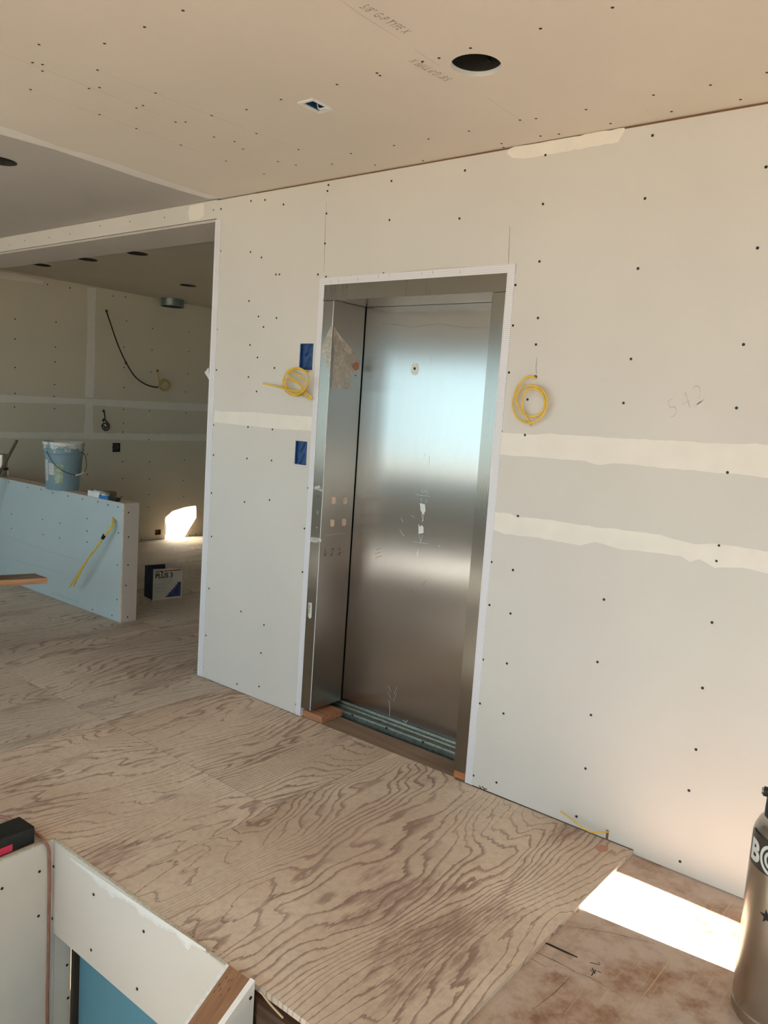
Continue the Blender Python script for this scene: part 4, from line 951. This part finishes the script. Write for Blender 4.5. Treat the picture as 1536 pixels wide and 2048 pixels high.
bar('metal_bracket', (pb.x + .012, HY + .045), (pd_.x + .02, HY + .045), .05, HZ, .05, M['brown_mt'], 'brown metal bracket between the white channel and the blue knife rest', 'bracket', [(0, 0), (.05, 0), (.05, .055), (-.015, .055), (-.015, .047), (.042, .047), (.042, .004), (0, .004)])
pe = PL(200, 998, 1, HY + .008); pf = PL(218, 1002, 1, HY + .008); pg = PL(238, 1000, 1, HY + .03)
e = empty('plastic_tray', (pe.x + .06, HY + .01, HZ), 'small blue and black plastic tray on the half wall near its free end', 'tray')
bm = bmesh.new(); box(bm, (pe.x + .0, HY - .004, HZ), (pf.x, HY + .040, HZ + .026)); mkobj('blue_body', bm, M['blue_pl'], e, bevel=.002)
bm = bmesh.new(); box(bm, (pe.x + .02, HY + .004, HZ + .0265), (pf.x - .05, HY + .034, HZ + .038)); mkobj('white_lip', bm, M['white_metal'], e)
bm = bmesh.new(); box(bm, (pf.x + .001, HY + .006, HZ), (pg.x, HY + .040, HZ + .022)); box(bm, (pf.x - .005, HY + .003, HZ + .0225), (pg.x + .01, HY + .043, HZ + .028)); mkobj('black_body', bm, M['blk_cable'], e)

# leaning handle
r1 = PL(34, 881, 1, HY - .02); r2 = PL(0, 968, 1, HY - .055); dd = (r2 - r1); k = -r1.z / dd.z; foot = r1 + dd * k
foot.y = HY - .30; r1b = V((r1.x, r1.y, r1.z))
tag(tubeo('tool_handle', [foot, foot.lerp(r1b, .5), r1b], .012, M['rodwood']), 'dark wooden tool handle leaning on the half wall at the left edge', 'tool handle')
# steel flask on the half wall
tp_ = PL(3, 955, 1, HY + .064)
e = empty('steel_flask', (tp_.x, HY + .064, HZ), 'shiny steel flask with a black ring on the half wall, at the left edge', 'flask')
lathe_o('flask_body', [(0, 0), (.052, 0), (.054, .004), (.054, .06), (.048, .062), (.048, .09), (.050, .092), (.050, .19), (.042, .20), (0, .20)], (tp_.x, HY + .064, HZ), M['tank'], e)
lathe_o('black_ring', [(.0545, .058), (.056, .058), (.056, .078), (.0485, .078)], (tp_.x, HY + .064, HZ), M['black'], e)

# carton
P0 = V((-5.416, 3.858, 0)); P1_ = V((-5.366, 4.110, 0)); fd = (P1_ - P0).normalized(); nd = V((fd.y, -fd.x, 0)); bd = -nd
e = empty('carton', (P0 + P1_) / 2, 'open white joint compound carton on the floor behind the half wall', 'carton')
Wd = (P1_ - P0).length; Dp = .17; Hh = .262
def cx(u_, v_, z): return P0 + fd * u_ + bd * v_ + V((0, 0, z))
def panel(name, pts, th, mat, par=None): return plate(name, pts, [], th, mat, par or e)
front = panel('front_panel', [cx(0, 0, 0), cx(Wd, 0, 0), cx(Wd, 0, Hh - .008), cx(0, 0, Hh)], bd * .004, M['carton'])
panel('side_panel', [cx(0, .004, 0), cx(0, Dp, 0), cx(0, Dp, Hh), cx(0, .004, Hh)], fd * .004, M['carton_dk'])
panel('side_panel', [cx(Wd, .004, 0), cx(Wd, Dp, 0), cx(Wd, Dp, Hh), cx(Wd, .004, Hh - .008)], -fd * .004, M['carton_dk'])
panel('back_panel', [cx(.004, Dp - .004, 0), cx(Wd - .004, Dp - .004, 0), cx(Wd - .004, Dp - .004, Hh), cx(.004, Dp - .004, Hh)], bd * .004, M['carton_dk'])
panel('bottom_panel', [cx(.004, .004, .001), cx(Wd - .004, .004, .001), cx(Wd - .004, Dp - .004, .001), cx(.004, Dp - .004, .001)], V((0, 0, .004)), M['carton'])
panel('flap', [cx(.105, .006, Hh - .004), cx(Wd - .004, .006, Hh - .006), cx(Wd - .03, Dp * .75, Hh + .012), cx(Wd - .09, Dp * .85, Hh + .014)], V((0, 0, .003)), M['carton'])
def cp_(u_, z): return cx(u_ * Wd, 0, z * Hh)
def flat(name, q, mat): return plate(name, [cp_(a_, b_) + nd * .0004 for a_, b_ in q], [], nd * .0006, mat, front)
flat('red_band', [(.36, .895), (.96, .90), (.96, .935), (.36, .925)], M['red'])
text('print', 'USG', .022, M['ink'], front, cp_(.06, .88), fd, nd, .0006); flat('print_mark', [(.21, .93), (.27, .93), (.34, .89), (.33, .855), (.27, .88)], M['ink'])
text('print', 'PLUS 3', .056, M['ink'], front, cp_(.06, .70), fd, nd, .0014, 0, .95)
text('print', 'with Dust Control', .012, M['grey_print'], front, cp_(.30, .65), fd, nd)
for i, (s_, z_) in enumerate((('Lightweight All Purpose', .50), ('Joint Compound', .46), ('Composé à joints', .39), ('tout usage léger', .35), ('4.5 GAL', .25))):
    text('print', s_, .0135, M['grey_print'], front, cp_(.06, z_), fd, nd)
flat('skyline_print', [(.42, .06), (.96, .06), (.96, .54), (.88, .50), (.87, .55), (.83, .50), (.82, .44), (.77, .43), (.76, .36), (.70, .36), (.69, .30), (.63, .29), (.62, .23), (.56, .22), (.55, .16), (.50, .15), (.49, .10), (.44, .09)], M['navy'])

# plank on a trestle at the left edge, sack on it
zp = .45
q1, q2, q3, q4 = PL(95, 1156, 2, zp), PL(70, 1147, 2, zp), PL(-60, 1153, 2, zp), PL(-60, 1176, 2, zp)
dirp = (q3 - q2).normalized(); q3 = q2 + dirp * 1.6; q4 = q1 + dirp * 1.6
e = empty('plank', (q1 + q3) / 2 - V((0, 0, zp)) + V((0, 0, zp - .04)), 'weathered plank with an orange-lit near edge jutting in from the left', 'plank')
plate('board', [q1, q2, q3, q4], [], (0, 0, -.036), M['plank'], e)
nn = (q1 - q2); nn.z = 0; outw = V((dirp.y, -dirp.x, 0)); outw = outw if outw.dot(q1 - q2) > 0 else -outw
plate('front_edge', [q1 + outw * .0006, q4 + outw * .0006, q4 + outw * .0006 - V((0, 0, .034)), q1 + outw * .0006 - V((0, 0, .034))], [], outw * .001, M['plank_edge'], e)
tm = q1 + dirp * .85 - outw * .0; base = (q1 + q2) / 2 + dirp * .85
e2_ = empty('trestle', (base.x, base.y, 0), 'wooden trestle holding up the plank outside the left edge', 'trestle')
boxo('beam', base + V((-.05, -.28, -.0365 - .08)), base + V((.05, .22, -.0365)), M['stud'], e2_)
for sx_ in (-1, 1):
    for sy_ in (-.22, .16):
        tubeo('leg', [base + V((sx_ * .03, sy_, -.10)), V((base.x + sx_ * .16, base.y + sy_ * 1.1, .0))], .02, M['stud'], e2_)
sp_ = PL(2, 1151, 2, zp)
sc_ = q2 + dirp * ((sp_ - q2).dot(dirp) + .06) + outw * .0
bm = bmesh.new(); bmesh.ops.create_uvsphere(bm, u_segments=24, v_segments=14, radius=1)
for v in bm.verts:
    z = v.co.z; v.co = V((v.co.x * .13 * (1 + .12 * max(-z, 0)), v.co.y * .07, max(z, -.75) * .12))
    v.co += V((random.uniform(-1, 1), random.uniform(-1, 1), 0)) * .004
zmin = min(v.co.z for v in bm.verts)
for v in bm.verts: v.co = v.co + V((sc_.x - .075, (q1.y + q2.y) / 2 + dirp.y * .5, zp - zmin))
ctrp = (q1 + q2) / 2 + dirp * (((sp_ - q2).dot(dirp)) + .15)
for v in bm.verts: v.co.x += ctrp.x - (sc_.x - .075); v.co.y += ctrp.y - ((q1.y + q2.y) / 2 + dirp.y * .5)
tag(mkobj('sack', bm, M['sack'], smooth=True), 'rounded ochre sack on the plank, cut by the left edge', 'sack')

# debris and marks on the floor
def shard(pts, r, mat, label, group=None):
    return tag(tubeo('wood_splinter', pts, r, mat, per=3, seg=5), label, 'splinter', group)
F = lambda x, y, z=.003: PL(x, y, 2, z)
M['straw'] = plain('pale_splinter', (.62, .45, .28, 1), .7)
shard([F(330, 1840), F(380, 1815), F(425, 1803), F(470, 1775), F(480, 1766)], .0016, M['straw'], 'long pale splinter running from the stair edge across the plywood')
shard([F(366, 1722), F(388, 1708), F(407, 1698)], .0018, M['straw'], 'short pale splinter on the plywood above the stair edge, tilted up to the right')
shard([F(392, 1690), F(430, 1691), F(464, 1693)], .0012, M['straw'], 'thin horizontal splinter on the plywood above the stair edge')
shard([F(400, 1894), F(442, 1904), F(462, 1925, .03)], .0016, M['straw'], 'curved pale splinter by the top of the sloping stud')
shard([PL(521, 1983, 1, SY - .005), PL(540, 2008, 1, SY - .006), PL(566, 2036, 1, SY - .007)], .003, M['straw'], 'pale splinter peeling off the floor edge right of the sloping stud')
bm = bmesh.new()
for x, y, s in ((350,1683,.006),(339,1824,.005),(249,1566,.005),(960,1764,.008),(745,1935,.006),(1018,1622,.007),(287,1377,.006),(935,1583,.007),(650,1440,.006)):
    p = F(x, y, .0005); b_ = [bm.verts.new(p + V((random.uniform(.5, 1) * s * math.cos(k * 1.05), random.uniform(.5, 1) * s * math.sin(k * 1.05), random.uniform(0, .3) * s))) for k in range(6)]; t_ = bm.verts.new(p + V((0, 0, s * .5)))
    for k in range(6): bm.faces.new([b_[k], b_[(k + 1) % 6], t_])
tag(mkobj('wood_chips', bm, M['straw']), 'pale wood chips scattered over the plywood', 'wood chips', kind='stuff')
zs = -.0165
FS = lambda x, y: PL(x, y, 2, zs); NF = (0, 0, 1)
bm = bmesh.new()
stroke(bm, [FS(1082,1882), FS(1100,1890), FS(1128,1903), FS(1155,1915)], .010, NF)
for q in (((1180,1925),(1200,1930)), ((1180,1940),(1190,1948),(1184,1936)), ((1195,1942),(1202,1946)), ((1183,1952),(1186,1946)), ((1192,1944),(1190,1940)), ((1196,1925),(1201,1927))): stroke(bm, [FS(*p) for p in q], .006, NF)
mkobj('marker_writing', bm, M['ink'], sub)
bm = bmesh.new()
stroke(bm, [FS(1068,1903), FS(1110,1922), FS(1150,1943)], .003, NF); stroke(bm, [FS(1056,1914), FS(1093,1935)], .003, NF); stroke(bm, [FS(1200,1820), FS(1280,1850), FS(1357,1880)], .0025, NF); stroke(bm, [FS(1135,1853), FS(1220,1865), FS(1310,1888)], .0018, NF)
stroke(bm, [FS(1065,2020), FS(1110,1985), FS(1140,1955)], .002, NF); stroke(bm, [FS(1110,1930), FS(1180,1955), FS(1240,1990)], .0015, NF)
mkobj('crack', bm, M['joist'], sub)
bm = bmesh.new()
stroke(bm, [FS(1408,1820), FS(1370,1880), FS(1300,1975), FS(1230,2060)], .003, NF); stroke(bm, [FS(1166,1980), FS(1130,2028)], .003, NF)
mkobj('board_joint', bm, M['straw'], sub)
poly_px('chalk_spot', [(1190,1695),(1203,1689),(1216,1692),(1214,1702),(1200,1705)], 2, .0002, .0004, M['redtint'], sub, jit=.002)
